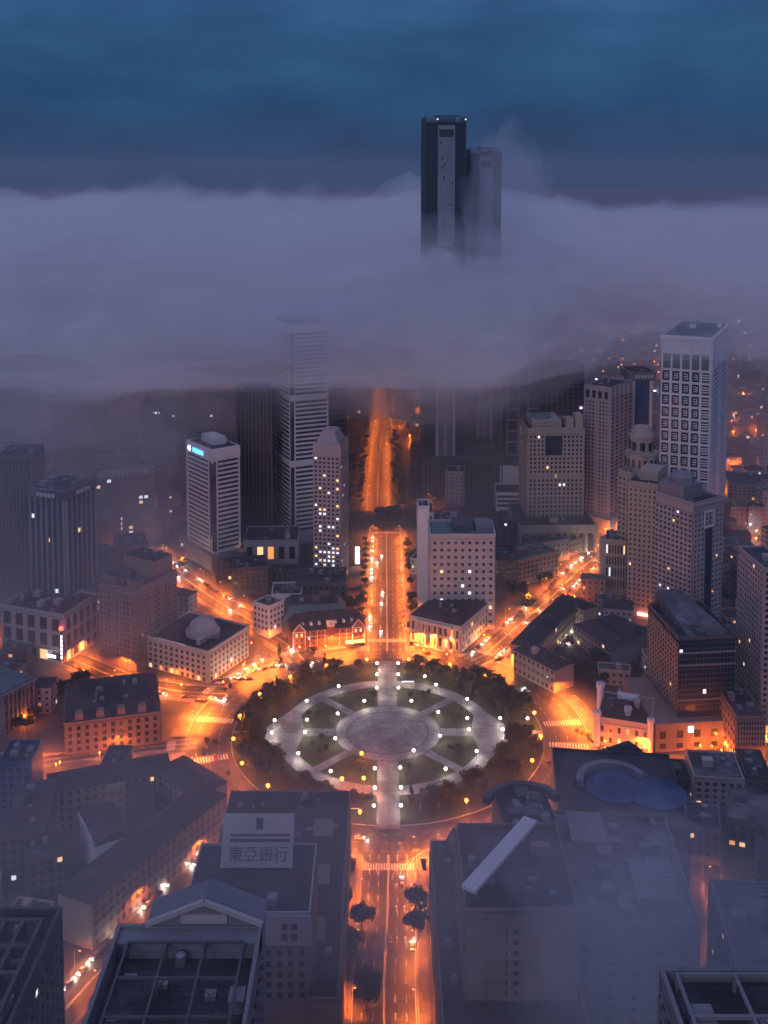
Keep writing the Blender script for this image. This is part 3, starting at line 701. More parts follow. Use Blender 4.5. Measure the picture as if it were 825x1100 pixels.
c=b.w*.53; m=MB(); m.box(c-2.2,c+2.2,-1.8,3,0,17); m.build('clock_turret',M['brick'],b.root)
m=MB(); m.box(c-2.35,c+2.35,-1.95,3.15,13,17.4); 
m.build('turret_belfry',M['white'],b.root); m=MB(); m.prism([(c-2.6,-2.2),(c+2.6,-2.2),(c+2.6,3.4),(c-2.6,3.4)],17.4,22.5,[(c-.1,.5),(c+.1,.5),(c+.1,.7),(c-.1,.7)]); m.build('turret_spire',M['tile_roof'],b.root)
m=MB(); m.tube((c,-1.96,15.2),(c,-2.1,15.2),1.3,1.3,16); m.build('clock_face',M['cream'],b.root)
for k in range(9):
    if k in (0,8,4): continue
    x=b.w*(k+.5)/9; m=MB(); m.box(x-.8,x+.8,3,6,12.6,14.4); m.build('dormer',M['white'],b.root)
m=MB()
for k in range(10): m.box(b.w*(k+.5)/10-.15,b.w*(k+.5)/10+.15,-.55,-.42,0,10.8)
m.box(0,b.w,-.5,-.42,6.9,7.2); m.build('white_trim',M['white'],b.root)
m=MB(); m.box(b.w*.72,b.w*.98,-7,-3,3.1,3.4); cp=m.build('canopy',M['lit_w'],b.root)
b.done()
# --- glass-roofed hall behind
b=Bld('glass_roof_hall','dark hall with a tall sloping teal glass roof behind the red brick building','hall',(303,661,684),th=6,Rx=374,d=30,wall='dgrey')
b.body(z1=b.h*.7); h0=b.h*.7
m=MB(); m.prism([(0,0),(b.w,0),(b.w,b.d),(0,b.d)],h0,h0+8,[(6,7),(b.w-6,7),(b.w-6,b.d-7),(6,b.d-7)]); m.build('glass_roof',M['green'],b.root)
m=MB()
for k in range(15):
    t=k/14; m.tube((t*b.w,-.05,h0+.1),(6+t*(b.w-12),6.95,h0+8.1),.16,.16,4)
for k in range(9): t=k/8; m.tube((-.05,t*b.d,h0+.1),(5.95,7+t*(b.d-14),h0+8.1),.16,.16,4)
m.build('roof_rib',M['dark'],b.root)
m=MB(); m.box(6,b.w-6,7,b.d-7,h0+8,h0+8.8); m.build('roof_cap',M['slate'],b.root); b.units(h0+8.8,8,b.w-8,9,b.d-9,4); b.done()
# --- white building NW
simple('white_corner_building','low white corner building with a dark roof beside the northwest street',(289,653,686),th=52,Lx=272,Rx=305,wall='white',fkw=dict(nz=4,lit=.06),units=5)
simple('white_rear_block','white flat block with a dark roof behind the glass roofed hall',(292,640,660),th=4,Rx=324,d=22,wall='white',units=6,fkw=dict(nz=2))
simple('dark_low_block','dark low block below the apartment tower with many lit windows',(318,628,652),th=2,Rx=372,d=30,wall='dgrey',units=8,roofm='roof')
# --- columned bank right of avenue
b=Bld('columned_bank','neoclassical stone bank with a row of tall front columns and a dark flat hipped roof','bank',(495,673,702),th=61,Lx=440.5,Rx=524,wall='stone')
b=b
b.root['label']='neoclassical stone bank with tall front columns and a dark roof'
b.body()
b.face('W',.5,b.d-.5,.8,b.h-2.2,0,nx=9,nz=2,fw=.42,fz=.7,lit=.12,litm=('lit_w','lit_o')); b.face('S',.5,b.w-.5,.8,b.h-2.2,0,bay=4.5,nz=3,fw=.42,fz=.6,lit=.12,litm=('lit_w','lit_o'))
for k in range(6):
    y=b.d*(.2+.6*k/5); m=MB(); m.lathe([(1.0,.6),(1.0,1.2),(.75,1.4),(.65,b.h-3.4),(.95,b.h-2.9),(.95,b.h-2.4)],12,-1.6,y); m.build('column',M['stone'],b.root)
m=MB(); m.box(-2.8,-.41,b.d*.15,b.d*.85,b.h-2.39,b.h-.6); m.build('entablature',M['stone'],b.root); m=MB(); m.box(-3.4,-.41,b.d*.13,b.d*.87,0,.6); m.build('steps',M['stone'],b.root)
m=MB(); m.box(-.9,b.w+.9,-.9,b.d+.9,b.h-.5,b.h+.3); m.build('cornice',M['stone'],b.root)
m=MB(); m.prism([(-.3,-.3),(b.w+.3,-.3),(b.w+.3,b.d+.3),(-.3,b.d+.3)],b.h+.31,b.h+2.6,[(4,4),(b.w-4,4),(b.w-4,b.d-4),(4,b.d-4)]); m.build('roof',M['tile_roof'],b.root); b.units(b.h+2.6,6,b.w-6,6,b.d-6,5); b.done()
# --- twelve storey office
b=Bld('office_block','pale twelve storey office block with small square dark windows and a green roof','office block',(462,576,676),th=0,Rx=532,d=30,wall='stone')
b.body(); b.face('S',.6,b.w-.6,3,b.h-2,0,nx=9,nz=12,fw=.42,fz=.42,lit=.07); b.face('W',.6,b.d-.6,3,b.h-2,0,nx=7,nz=12,fw=.42,fz=.42,lit=.05)
b.roof(mat='green',par=1.6,units=3,over=.5)
for x,w_,hh,mt in ((.36,.3,5,'dgrey'),(.72,.24,4,'grey')): MB().box(b.w*x,b.w*(x+w_),8,b.d-4,b.h+.15,b.h+hh).build('plant_room',M[mt],b.root)
b.face('E',1,b.d-1,3,b.h-2,b.w,nx=7,nz=12,fw=.42,fz=.42,lit=.05); b.done()
b=Bld('slab_tower','narrow blank white slab standing against the left side of the office block','building',(449,545,652),th=0,Rx=461,d=16,wall='white'); b.body(); b.face('W',1,b.d-1,3,b.h-1,0,nx=4,fh=3.6,lit=.05); b.roof(units=2); b.done()
simple('white_terrace_block','small white terraced block with roof boxes, above the office block',(449,552,575),th=0,Rx=466,d=30,wall='white',units=6,fkw=dict(nz=3))
simple('small_red_roof_block','small low block with a reddish roof under the grey podium tower',(475,560,578),th=0,Rx=496,d=25,wall='pink',units=4,roofm='tile_roof')
# --- courtyard block (NE): L/U shaped old building
def wing(b,pts,hw,h,wallm,roofm,rh=3.5,name='wing'):
    """wings along a polyline (local coords): wall + hipped roof each"""
    for k,(a,c) in enumerate(zip(pts,pts[1:])):
        a=Vector(a);c=Vector(c); t=(c-a).normalized(); n=Vector((t.y,-t.x)); L=(c-a).length
        hk=h-.02*k
        q=[a-n*hw,c-n*hw,c+n*hw,a+n*hw]; m=MB(); m.prism([tuple(v) for v in q],0,hk); m.build('wall',M[wallm],b.root)
        o=.6; q=[a-n*(hw+o)-t*o,c-n*(hw+o)+t*o,c+n*(hw+o)+t*o,a+n*(hw+o)-t*o]; r_=[a+t*hw*.6-n*.1,c-t*hw*.6-n*.1,c-t*hw*.6+n*.1,a+t*hw*.6+n*.1]
        m=MB(); m.prism([tuple(v) for v in q],hk+.02,hk+rh+.013*k,[tuple(v) for v in r_]); m.build('roof',M[roofm],b.root)
        nb=max(2,int(L/3.6)); nf=max(1,int(h/3.8))
        for side in (1,-1):
            for i in range(nb):
                for j in range(nf):
                    p=a+t*(i+.5)*L/nb+n*side*(hw+.04); z=(j+.5)*h/nf+.2
                    if b.nwin<100:
                        mt=b.glass if b.r.random()>.03 else 'lit_w'
                        b.nwin+=1; inst(pane[mt],'window',b.root,(p.x,p.y,z),(1.5,.12,2.0),math.atan2(t.y,t.x))
                    else:
                        mm=b.rest.setdefault(b.glass,MB()); Tm=Matrix.Translation((p.x,p.y,z))@Matrix.Rotation(math.atan2(t.y,t.x),4,'Z'); mm.box(-.75,.75,-.06,.06,-1,1,Tm)
        m=MB()
        for side in (1,-1):
            for zz in (h*.5,h-.5):
                q=[a+n*side*(hw),c+n*side*(hw),c+n*side*(hw+.3),a+n*side*(hw+.3)]; m.prism([tuple(v) for v in q],zz-.2,zz+.2-.01*k)
        m.build('string_course',M[wallm],b.root)
class Free(Bld):
    def __init__(s,name,label,cat,pts,glass='glass'):
        s.r=random.Random(len(FOOT)*7); c=Vector((0,0)); s.z0=0
        for p in pts: c+=Vector((p.x,p.y))/len(pts)
        s.root=thing(name,label,cat,(c.x,c.y,0)); s.c=c; s.nwin=0; s.rest={}; s.glass=glass; s.wall=M['grey']
        FOOT.append(list(pts))
    def L(s,p): return (p.x-s.c.x,p.y-s.c.y)
hh=14
pp=[P(615,716,hh),P(560,690,hh),P(612,641,hh),P(640,668,hh)]
b=Free('courtyard_block','old three storey courtyard block with long dark slate roofs between the northeast street and the trees','building',pp)
b.root['label']='old low courtyard block with long dark slate roofs beside the northeast street'
wing(b,[b.L(v) for v in (P(606,716,hh),P(562,694,hh),P(588,667,hh),P(614,643,hh))],8,hh,'beige','slate',4)
wing(b,[b.L(v) for v in (P(616,646,hh),P(634,655,hh))],6,hh+1,'beige','slate',3)
m=MB(); a=b.L(P(575,704,hh)); m.lathe([(2.4,0),(2.4,hh+4),(2.8,hh+4.2),(.2,hh+6)],8,a[0],a[1]); m.build('corner_pavilion',M['beige'],b.root)
b.done()
for k in range(9): p=P(608+rnd.uniform(-9,14),686+rnd.uniform(-9,9)); car(p.x,p.y,R(rnd.choice([40,130])),'parked inside the courtyard of the slate roofed block')
pp=[P(633,672,12),P(690,690,12),P(652,668,12)]
b=Free('slate_hall','long grey slate roofed hall inside the trees behind the courtyard block','hall',pp)
wing(b,[b.L(v) for v in (P(630,668,12),P(672,694,12))],10,12,'grey','slate',4); wing(b,[b.L(v) for v in (P(650,664,12),P(690,682,12))],9,12.5,'grey','slate',4); b.done()
# --- castle-like white building
b=Bld('castle_building','white castle-like building with crenellated turrets, its street front lit orange','building',(641,772,800),th=-18,Rx=699,d=30,wall='stone')
b.body(); b.face('S',.5,b.w-.5,.8,b.h-1.6,0,bay=4.2,nz=2,fw=.34,fz=.5,lit=.2,litm=('lit_w','lit_o')); b.face('W',.5,b.d-.5,.8,b.h-1.6,0,bay=4.2,nz=2,fw=.34,fz=.5,lit=.1)
b.roof(mat='slate',par=1.2,units=5); 
for (x,y,r,h) in ((0,0,1.7,2),(-1,b.d*.8,2.0,6),(b.w,0,1.5,2.2),(b.w*.55,b.d*.3,1.6,2)):
    m=MB(); m.lathe([(r,0),(r,b.h+h),(r+.5,b.h+h+.2),(r+.5,b.h+h+1.4)],10,x,y)
    for k in range(8): a=k*PI/4; m.box(x+math.cos(a)*r-.4,x+math.cos(a)*r+.4,y+math.sin(a)*r-.4,y+math.sin(a)*r+.4,b.h+h+1.41,b.h+h+2.4)
    m.build('turret',M['white'],b.root)
gable(b,6,b.w-8,10,b.d-6,b.h+.2,4,'slate','hip'); 
m=MB(); m.prism(arc(6,180,360,14,Vector((b.w*.5,b.d-3,0))),b.h+.3,b.h+3.4); m.build('curved_gable',M['white'],b.root); b.done()
# --- mansard block left
b=Bld('mansard_building','brown stone building with a dark hipped roof and roof boxes, left of the ring road','building',(70,778,812),th=15,Rx=172,d=44,wall='brown')
b.body(); b.face('S',.5,b.w-.5,1,b.h-1,0,bay=4.4,nz=4,fw=.45,fz=.6,lit=.02); b.face('E',.5,b.d-.5,1,b.h-1,b.w,bay=4.4,nz=4,fw=.45,fz=.6,lit=.02)
m=MB(); m.prism([(-.6,-.6),(b.w+.6,-.6),(b.w+.6,b.d+.6),(-.6,b.d+.6)],b.h,b.h+.7); m.build('cornice',M['brown'],b.root)
m=MB(); m.prism([(-.3,-.3),(b.w+.3,-.3),(b.w+.3,b.d+.3),(-.3,b.d+.3)],b.h+.7,b.h+5,[(6,6),(b.w-6,6),(b.w-6,b.d-6),(6,b.d-6)]); m.build('roof',M['slate'],b.root)
b.units(b.h+5,8,b.w-8,8,b.d-8,7)
for k in range(4):
    x=b.w*(.15+.22*k); m=MB(); m.prism([(x-2.2,.3),(x+2.2,.3),(x+2.2,5),(x-2.2,5)],b.h+.8,b.h+4.4,[(x-2,.6),(x+2,.6),(x+1.5,5),(x-1.5,5)]); m.build('dormer',M['brown'],b.root)
b.done()
# --- colonnaded hall at the left edge
b=Bld('colonnaded_hall','grey hall with tall piers and a flat greenish roof at the left edge','hall',(2,747,790),th=60,Rx=36,d=50,wall='grey')
b.body(); b.fins('S',.5,b.w-.5,0,b.h-1.5,0,8,1.2,1.4,name='pier'); b.face('S',1,b.w-1,1,b.h-2,0,nx=7,nz=3,fw=.6,lit=.02,pr=.3); m=MB(); m.box(-1,b.w+1.6,-1.8,b.d,b.h-1.4,b.h); m.build('cornice',M['grey'],b.root); b.roof(z=b.h+.1,mat='green',par=.8,units=2); b.done()
# --- arched podium + fin tower
b=Bld('arched_podium','wide pale stone podium with large dark window bays below the finned tower','building',(69,662,713),th=70,Lx=1,Rx=104.5,wall='stone')
b.body(); pd=b
b.face('W',.8,b.d-.8,b.h*.3,b.h-1.2,0,nx=5,nz=2,fw=.62,fz=.8,lit=.0,pr=.9); b.face('S',.8,b.w-.8,b.h*.3,b.h-1.2,0,nx=5,nz=2,fw=.62,fz=.8,lit=.0,pr=.9)
b.face('W',.8,b.d-.8,.3,b.h*.27,0,nx=5,nz=1,fw=.7,fz=.8,lit=.35,pr=.9,litm=('lit_w','lit_o')); b.face('S',.8,b.w-.8,.3,b.h*.27,0,nx=5,nz=1,fw=.7,fz=.8,lit=.35,pr=.9,litm=('lit_w','lit_o'))
b.roof(mat='roof',par=1.4,units=10,over=.4)
t=thing('vertical_sign','white lit vertical sign with a red disc on the corner of the arched podium','sign',(b.root.location.x-.9,b.root.location.y-1.6,12),R(10))
MB().box(-.7,.7,-.35,.35,-9,10).build('sign_box',M['dgrey'],t)
for k in range(6): MB().box(-.5,.5,-.5,-.36,-8+k*2.6,-6.2+k*2.6).build('sign_character',M['sign_w'],t)
m=MB(); m.tube((0,-.3,11.2),(0,-.7,11.2),1.4,1.4,14); m.build('sign_disc',M['sign_r'],t)
t=thing('entrance_sign','bright white entrance sign low on the front of the arched podium','sign',(b.root.location.x-7,b.root.location.y-0.2,5.5),R(70-90+0)); MB().box(-3.2,3.2,-1.6,-1.1,-.8,.8).build('sign_box',M['sign_w'],t)
zp=b.h
b.done()
b=Bld('finned_tower','dark glass tower with thin pale vertical fins, rising from the arched podium','tower',(72,529,641),z0=zp+.1,th=70,Lx=32,Rx=101,wall='silver',glass='glassb')
b.body(mat='glassb',name='glass_wall'); H1=b.h-5
for sd,L in (('S',b.w),('W',b.d)):
    b.fins(sd,0,L,0,H1,0,7,1.3,1.3); b.face(sd,.5,L-.5,1,H1,0,bay=3,fh=3.6,fw=.9,fz=.72,lit=.012,pr=.25,mat='dgrey',zone=(lambda i,j,nx,nz:sd=='S' and i<6 and 3<j<9),litm=('lit_w','lit_w','lit_c'))
m=MB(); m.box(-1.6,b.w+1,-1.6,b.d+1,H1,b.h); m.build('crown',M['dgrey'],b.root); b.roof(mat='roof',par=.9,units=8)
m=MB()
for k in range(9):
    m.tube((b.w*k/8,0,b.h),(b.w*k/8,0,b.h+3),.15,.15,4); m.tube((0,b.d*k/8,b.h),(0,b.d*k/8,b.h+3),.15,.15,4)
m.tube((0,0,b.h+3),(b.w,0,b.h+3),.15,.15,4); m.tube((0,0,b.h+3),(0,b.d,b.h+3),.15,.15,4); m.build('roof_rail',M['plant'],b.root)
m=MB()
for k in range(5): m.box(-2,-1.62,b.d*.25+k*2.9,b.d*.25+k*2.9+2.1,H1+1.2,H1+3.6)
m.build('roof_lettering',M['letter_g'],b.root)
m=MB()
for k in range(5): m.box(b.w*.3+k*2.9,b.w*.3+k*2.9+2.1,-2,-1.62,H1+1.2,H1+3.6)
m.build('roof_lettering',M['letter_g'],b.root)
b.done()
# --- brown stepped tower
b=Bld('brown_hotel','stocky brown stone hotel tower with stepped roof blocks, left of the domed bank','hotel',(147,636,722),th=61,Lx=106,Rx=190,wall='brown')
H1=b.h
b.body(); b.face('S',1,b.w-1,6,H1-3,0,bay=3.1,fh=3.4,fw=.45,fz=.5,lit=.01); b.face('W',1,b.d-1,6,H1-3,0,bay=3.1,fh=3.4,fw=.45,fz=.5,lit=.01); b.fins('W',1,b.d-1,6,H1-3,0,6,.8,.8,name='pilaster'); b.fins('S',1,b.w-1,6,H1-3,0,9,.8,.8,name='pilaster')
m=MB(); m.box(-1,b.w+.8,-1,b.d+.8,H1-2.6,H1-1.8); m.box(-.8,b.w+.6,-.8,b.d+.6,5.2,5.9); m.build('cornice',M['brown'],b.root)
b.roof(units=5,par=1.4)
for x0,x1,y0,y1,h in ((.55,.98,.1,.95,11),(.05,.45,.6,.95,5),(.1,.3,.1,.35,4)):
    MB().box(b.w*x0,b.w*x1,b.d*y0,b.d*y1,H1+.15,H1+h).build('upper_block',M['brown'],b.root); MB().box(b.w*x0+1,b.w*x1-1,b.d*y0+1,b.d*y1-1,H1+h+.02,H1+h+.9).build('upper_roof',M['roof'],b.root)
b.units(H1+12,b.w*.6,b.w*.95,b.d*.15,b.d*.9,4)
b.done()
# ================================================================== TOWERS further out
def banded(name,label,A,core=.0,**kw):
    """white banded tower with dark vertical core strip between two faces"""
    b=Bld(name,label,'tower',A,**kw); b.body(); return b
b=Bld('white_banded_tower','white office tower with horizontal window bands and a blue lit sign at its top left','tower',(229,484,612),th=38,Lx=201,Rx=257,wall='white'); H1=b.h
b.body(z0=12); b.body('podium',z0=0,z1=12,mat='brown',x0=-3,y0=-3)
tb=b.h-8
b.face('S',1.6,b.w-1,14,tb,0,fh=3.5,pier=False,fz=.5,pr=.35); b.face('W',1.6,b.d-1,14,tb,0,fh=3.5,pier=False,fz=.5,pr=.35)
m=MB(); m.box(-.5,3.2,-.5,-.02,14,tb-2); m.box(-.5,-.02,-.02,3.2,14,tb-2); m.build('corner_glass',M['glassb'],b.root)
for q in ((-.9,-.5,-.5,3.4),): pass
m=MB(); m.box(3.2,4.4,-.9,-.01,14,tb); m.box(-.9,-.01,3.2,4.4,14,tb); m.box(b.w-1.4,b.w,-.9,-.01,14,tb);m.box(-.9,-.01,b.d-1.4,b.d,14,tb); m.build('corner_pier',M['white'],b.root)
m=MB(); m.box(-.9,b.w+.3,-.9,b.d+.3,tb,b.h); m.build('crown',M['white'],b.root); b.roof(par=.8,units=5); MB().box(b.w*.35,b.w*.8,b.d*.3,b.d*.8,b.h+.2,b.h+6).build('plant_room',M['white'],b.root)
m=MB(); m.tube((-1.0,b.d*.86,tb+3.4),(-1.4,b.d*.86,tb+3.4),2.0,2.0,16); m.build('sign_disc',M['sign_w'],b.root)
m=MB(); m.box(-1.35,-1.0,b.d*.3,b.d*.72,tb+1.6,tb+5); m.build('lit_sign',M['sign_b'],b.root); b.done()
b=Bld('tall_white_tower','tall white twin-faced tower with dense window bands rising into the cloud','tower',(313,350,585),th=24,Lx=291,Rx=352,wall='white'); b.body()
for a,c in ((10,b.h*.36),(b.h*.38,b.h*.66),(b.h*.68,b.h*.97)):
    b.face('S',2.5,b.w-1,a,c,0,fh=3.6,pier=False,fz=.5,pr=.35); b.face('W',2,b.d-1,a,c,0,fh=3.6,pier=False,fz=.5,pr=.35)
    MB().box(-.6,2.9,-.6,-.02,a+1,c-1).build('corner_glass',M['glassb'],b.root)
m=MB(); m.box(2.9,4,-1,-.01,8,b.h); m.box(-1.0,-.61,-1.0,.5,8,b.h); m.box(b.w-1.2,b.w,-1,-.01,8,b.h); m.box(-1,-.01,b.d-1.2,b.d,8,b.h)
for z in (b.h*.365,b.h*.665,b.h*.97): m.box(-1.1,b.w+.2,-1.1,b.d+.2,z,z+3)
m.build('pier_band',M['white'],b.root); b.roof(); b.done()
b=Bld('apartment_tower','pinkish apartment tower with many lit windows beside the avenue','apartment tower',(366,478,628),th=78,w=24,Lx=336,wall='pink'); 
b.body(); b.face('W',.6,b.d-.6,3,b.h-9,0,bay=3.3,fh=3.2,fw=.55,fz=.5,lit=.13,zone=lambda i,j,nx,nz:j<8,litm=('lit_c','lit_w','lit_c')); b.face('S',.6,b.w-.6,3,b.h-9,0,bay=3.6,fh=3.2,fw=.5,fz=.5,lit=.04)
MB().box(-.5,b.w+.5,-.5,b.d+.5,b.h-8.5,b.h-7.5).build('cornice',M['pink'],b.root); b.roof(units=3)
MB().prism([(1,2),(b.w-1,2),(b.w-1,b.d-2),(1,b.d-2)],b.h,b.h+9,[(5,6),(b.w-5,6),(b.w-5,b.d-6),(5,b.d-6)]).build('stepped_crown',M['pink'],b.root)
m=MB(); m.box(-1.5,-.45,b.d*.2,b.d*.8,1,2.4); m.build('entrance_sign',M['sign_b'],b.root); b.done()
b=Bld('grey_podium_hall','low grey hall with a flat roof and orange lit lower front, under the tall white tower','hall',(320,588,612),th=6,w=22,Lx=262,wall='grey') if False else simple('grey_podium_hall','low grey hall with orange lit lower front under the tall white tower',(262,582,611),th=2,Rx=320,d=34,wall='stone',units=6,cat='hall',fkw=dict(nz=1,nx=5,fz=.6,lit=.4,litm=('lit_w','lit_o')))
b=Bld('dark_ribbed_tower','dark boxy tower with close vertical ribs in the haze at left','tower',(152,436,545),th=2,Rx=203,d=40,wall='dgrey'); b.body(); b.face('S',0.5,b.w-.5,6,b.h-6,0,nx=14,ledge=False,fw=.45,lit=.0,pr=1); b.face('E',.5,b.d-.5,6,b.h-6,b.w,nx=10,ledge=False,fw=.45,pr=1); b.roof(units=5)
for x,z in ((.3,.93),(.36,.93),(.7,.9)): b.nwin=0; b.win('S',-.7,b.w*x,0,b.h*z,3,1.5,'lit_c')
b.done()
# sign building
b=Bld('bank_sign_block','dark slab building carrying pale rooftop bank lettering, behind the finned tower','building',(103,505,600),th=22,Rx=166,d=52,wall='dgrey'); b.body(); b.face('S',1,b.w-1,4,b.h-8,0,bay=4,fh=3.8,fw=.7,fz=.6,lit=.10,litm=('lit_c','lit_c','lit_w','lit_o')); b.roof(mat='roof2',units=6)
text('邮储银行PSBC',7.2,M['letter_g'],b.root,'bank_lettering',(b.w*.53,-.6,b.h-4.2),(R(90),0,0),.2); b.done()
# curved roof hall
b=Bld('curved_roof_hall','wide hall with a sweeping curved pale roof in the haze at left','hall',(40,478,520),th=14,Rx=126,d=60,wall='grey'); b.body(z1=b.h-4)
m=MB(); n=16
for k in range(n+1):
    x=b.w*k/n; z=b.h+5*math.sin(k/n*PI*1.2-.5); m.v+=[Vector((x,-3,z)),Vector((x,b.d+3,z+3)),Vector((x,-3,z-1.2)),Vector((x,b.d+3,z+1.8))]
for k in range(n): i=4*k; m.f+=[[i,i+4,i+5,i+1],[i+2,i+3,i+7,i+6],[i,i+2,i+6,i+4],[i+1,i+5,i+7,i+3]]
m.f+=[[0,1,3,2],[4*n,4*n+2,4*n+3,4*n+1]]; m.build('curved_roof',M['roof2'],b.root); b.face('S',1,b.w-1,1,b.h-5,0,nx=12,nz=2,fw=.8,lit=.02); b.done()
# hazy towers at left
for i,(x0,x1,yt,yb,th_,wl,lb) in enumerate(((0,34,492,668,3,'dgrey','broad dark hazy tower at the left edge beside the finned tower'),(58,88,380,545,2,'dgrey','slim ghostly tower fading into cloud above the curved roof hall'),(0,30,400,560,2,'grey','ghostly tower fading into cloud at the far left edge'),
    (255,292,420,585,2,'dgrey','dark hazy tower between the two white banded towers'),(88,112,400,520,2,'dgrey','faint block fading into cloud right of the slim ghostly tower'),(212,252,430,540,2,'grey','pale hazy slab behind the white banded tower'),(352,372,420,560,0,'dgrey','dark hazy tower close behind the tall white tower'),
    (112,150,455,500,0,'grey','low pale hazy slab above the bank lettering block'))):
    simple('hazy_tower',lb,(x0,yt,yb),th=th_,Rx=x1,d=32,wall=wl,cat='tower',mode=['vert','grid','bands','vert'][i%4],fkw=dict(nx=9,fh=4,lit=.01) if i%4!=2 else dict(fh=4.5),units=3)
# --- Right group
b=Bld('golden_tower','ochre stone tower with a large square opening near its top on an arcaded podium','tower',(566,462,562),z0=16,th=2,Rx=628,d=42,wall='beige'); b.body()
b.face('S',1,b.w-1,1,b.h-22,0,bay=3.4,fh=3.6,fw=.5,fz=.55,lit=.03); b.face('W',1,b.d-1,1,b.h-4,0,bay=3.6,fh=3.6,fw=.5,fz=.5,lit=.02)
b.face('S',1,b.w*.3,b.h-22,b.h-4,0,bay=3.4,fh=3.6,fw=.5,fz=.55,lit=.02); b.face('S',b.w*.62,b.w-1,b.h-22,b.h-4,0,bay=3.4,fh=3.6,fw=.5,fz=.55,lit=.02)
MB().box(b.w*.31,b.w*.61,-.5,-.01,b.h-21,b.h-5).build('sky_window',M['glassb'],b.root)
m=MB(); m.box(-1.2,b.w+1.2,-1.2,b.d+1.2,b.h-3,b.h-1.8); m.box(-1,b.w+1,-1,b.d+1,b.h*.5,b.h*.5+1); m.build('cornice',M['beige'],b.root); b.roof(par=1.8,units=3)
m=MB(); m.box(b.w*.1,b.w*.62,6,b.d-4,b.h+.1,b.h+6); m.build('upper_block',M['beige'],b.root)
for k in range(2):
    m=MB(); x=b.w*(.68+.16*k); m.box(x,x+b.w*.13,.5,12,b.h,b.h+9+3*k); m.build('crown_pier',M['beige'],b.root)
dome(b,b.w*.3,b.d*.5,b.h+6,9,4,'green'); b.done()
b=Bld('arcaded_podium','wide podium with a row of tall dark arches under the ochre tower','building',(558,566,594),th=2,Rx=641,d=60,wall='beige'); b.body(); 
nb=8
for k in range(nb):
    x=b.w*(.12+.8*k/(nb-1)); m=MB(); pl=[(x-2.6,1),(x+2.6,1)]+[(x+2.6*math.cos(a*PI/8),b.h*.62+2.6*math.sin(a*PI/8)) for a in range(9)]
    i=len(m.v); m.v+=[Vector((p,-.12,q)) for p,q in pl]+[Vector((p,.3,q)) for p,q in pl]; n=len(pl); m.f.append(list(range(n))); m.f+=[[k2,n+k2,n+(k2+1)%n,(k2+1)%n][::-1] for k2 in range(n)]; m.build('arched_window',M['glass'],b.root)
    m=MB(); m.box(x+3.4,x+4.8,-.8,-.01,0,b.h-1); m.build('pilaster',M['beige'],b.root)
b.roof(units=4); b.done()
b=Bld('ladder_tower','dark tower with two bright white ladder-like frames running up its front','tower',(544,360,503),th=1,Rx=581,d=34,wall='dgrey',glass='glassb'); b.body(mat='glassb',name='glass_wall')
for x0,x1 in ((.0,.36),(.62,.98)):
    m=MB(); a,c=b.w*x0,b.w*x1; m.box(a,a+1.1,-1,-.01,0,b.h); m.box(c-1.1,c,-1,-.01,0,b.h)
    for k in range(int(b.h/11.5)): m.box(a+1.1,c-1.1,-.8,-.01,k*11.5+4,k*11.5+5.2)
    m.build('ladder_frame',M['white'],b.root)
m=MB(); 
for k in range(int(b.h/4)): m.box(b.w*.37,b.w*.61,-.3,-.01,k*4+1,k*4+1.7)
m.build('spandrel',M['dgrey'],b.root); b.roof(units=2)
b.face('W',1,b.d-1,4,b.h-4,0,fh=4,bay=4,fw=.7,lit=0); b.done()
b=Bld('white_wedge_building','low white wedge-shaped building with a dark screen on its left wall','building',(514,499,528),th=-14,Rx=600,d=40,wall='white'); b.body(); MB().box(1,b.w*.2,-.5,-.01,b.h*.45,b.h*.9).build('dark_screen',M['glass'],b.root); b.roof(units=5,mat='roof2')
b.face('S',1,b.w*.3,2,b.h*.35,0,nx=6,nz=1,fw=.8,lit=0); b.done()
simple('white_striped_block','low white block with long dark window stripes below the wedge-shaped building',(533,530,549),th=-2,Rx=582,d=28,wall='white',mode='bands',fkw=dict(nz=3),units=4)
simple('hazy_grey_tower','hazy grey tower fading into cloud behind the ochre tower',(585,395,520),th=2,Rx=628,d=36,wall='dgrey',cat='tower',fkw=dict(bay=5,fh=4.5,lit=.01),units=3)
b=Bld('pale_ribbed_tower','pale residential tower with a windowed crown and balconied right flank, left of the blue tower','tower',(653,418,572),th=52,Lx=628,Rx=679,wall='pink'); b.body(); b.face('W',.5,b.d-.5,14,b.h-11,0,bay=3.2,fh=3.3,fw=.5,fz=.5,lit=.02); b.face('S',.5,b.w-.5,14,b.h-8,0,bay=4,fh=3.3,pier=False,fz=.45,pr=1.0)
b.face('W',.5,b.d-.5,b.h-10,b.h-2,0,nx=4,nz=1,fw=.6,fz=.8,lit=0); b.fins('W',0,b.d,0,b.h,0,3,1.6,.9,name='pier'); b.fins('S',0,b.w,10,b.h,0,6,1.,1.5,name='pier'); b.roof(units=6,par=1.6)
m=MB(); m.box(-4,b.w+3,-4,b.d+3,0,12); m.build('podium',M['pink'],b.root); b.done()
b=Bld('blue_glass_tower','narrow dark blue glass tower with a lettered flat cap behind the pale residential tower','tower',(677,400,540),th=4,Rx=701,d=26,wall='dgrey',glass='glassb'); b.body(mat='bluewall'); b.fins('S',0,b.w,0,b.h-8,0,2,2.6,.6,mat='white',name='pier'); m=MB(); m.box(-3,b.w+3,-2,b.d+1,b.h-7,b.h); m.build('crown',M['grey'],b.root); b.roof(units=3)
m=MB(); [m.box(b.w*.1+k*3,b.w*.1+k*3+2,-2.4,-2.02,b.h-5,b.h-2.4) for k in range(6)]; m.build('roof_lettering',M['letter_g'],b.root); b.done()
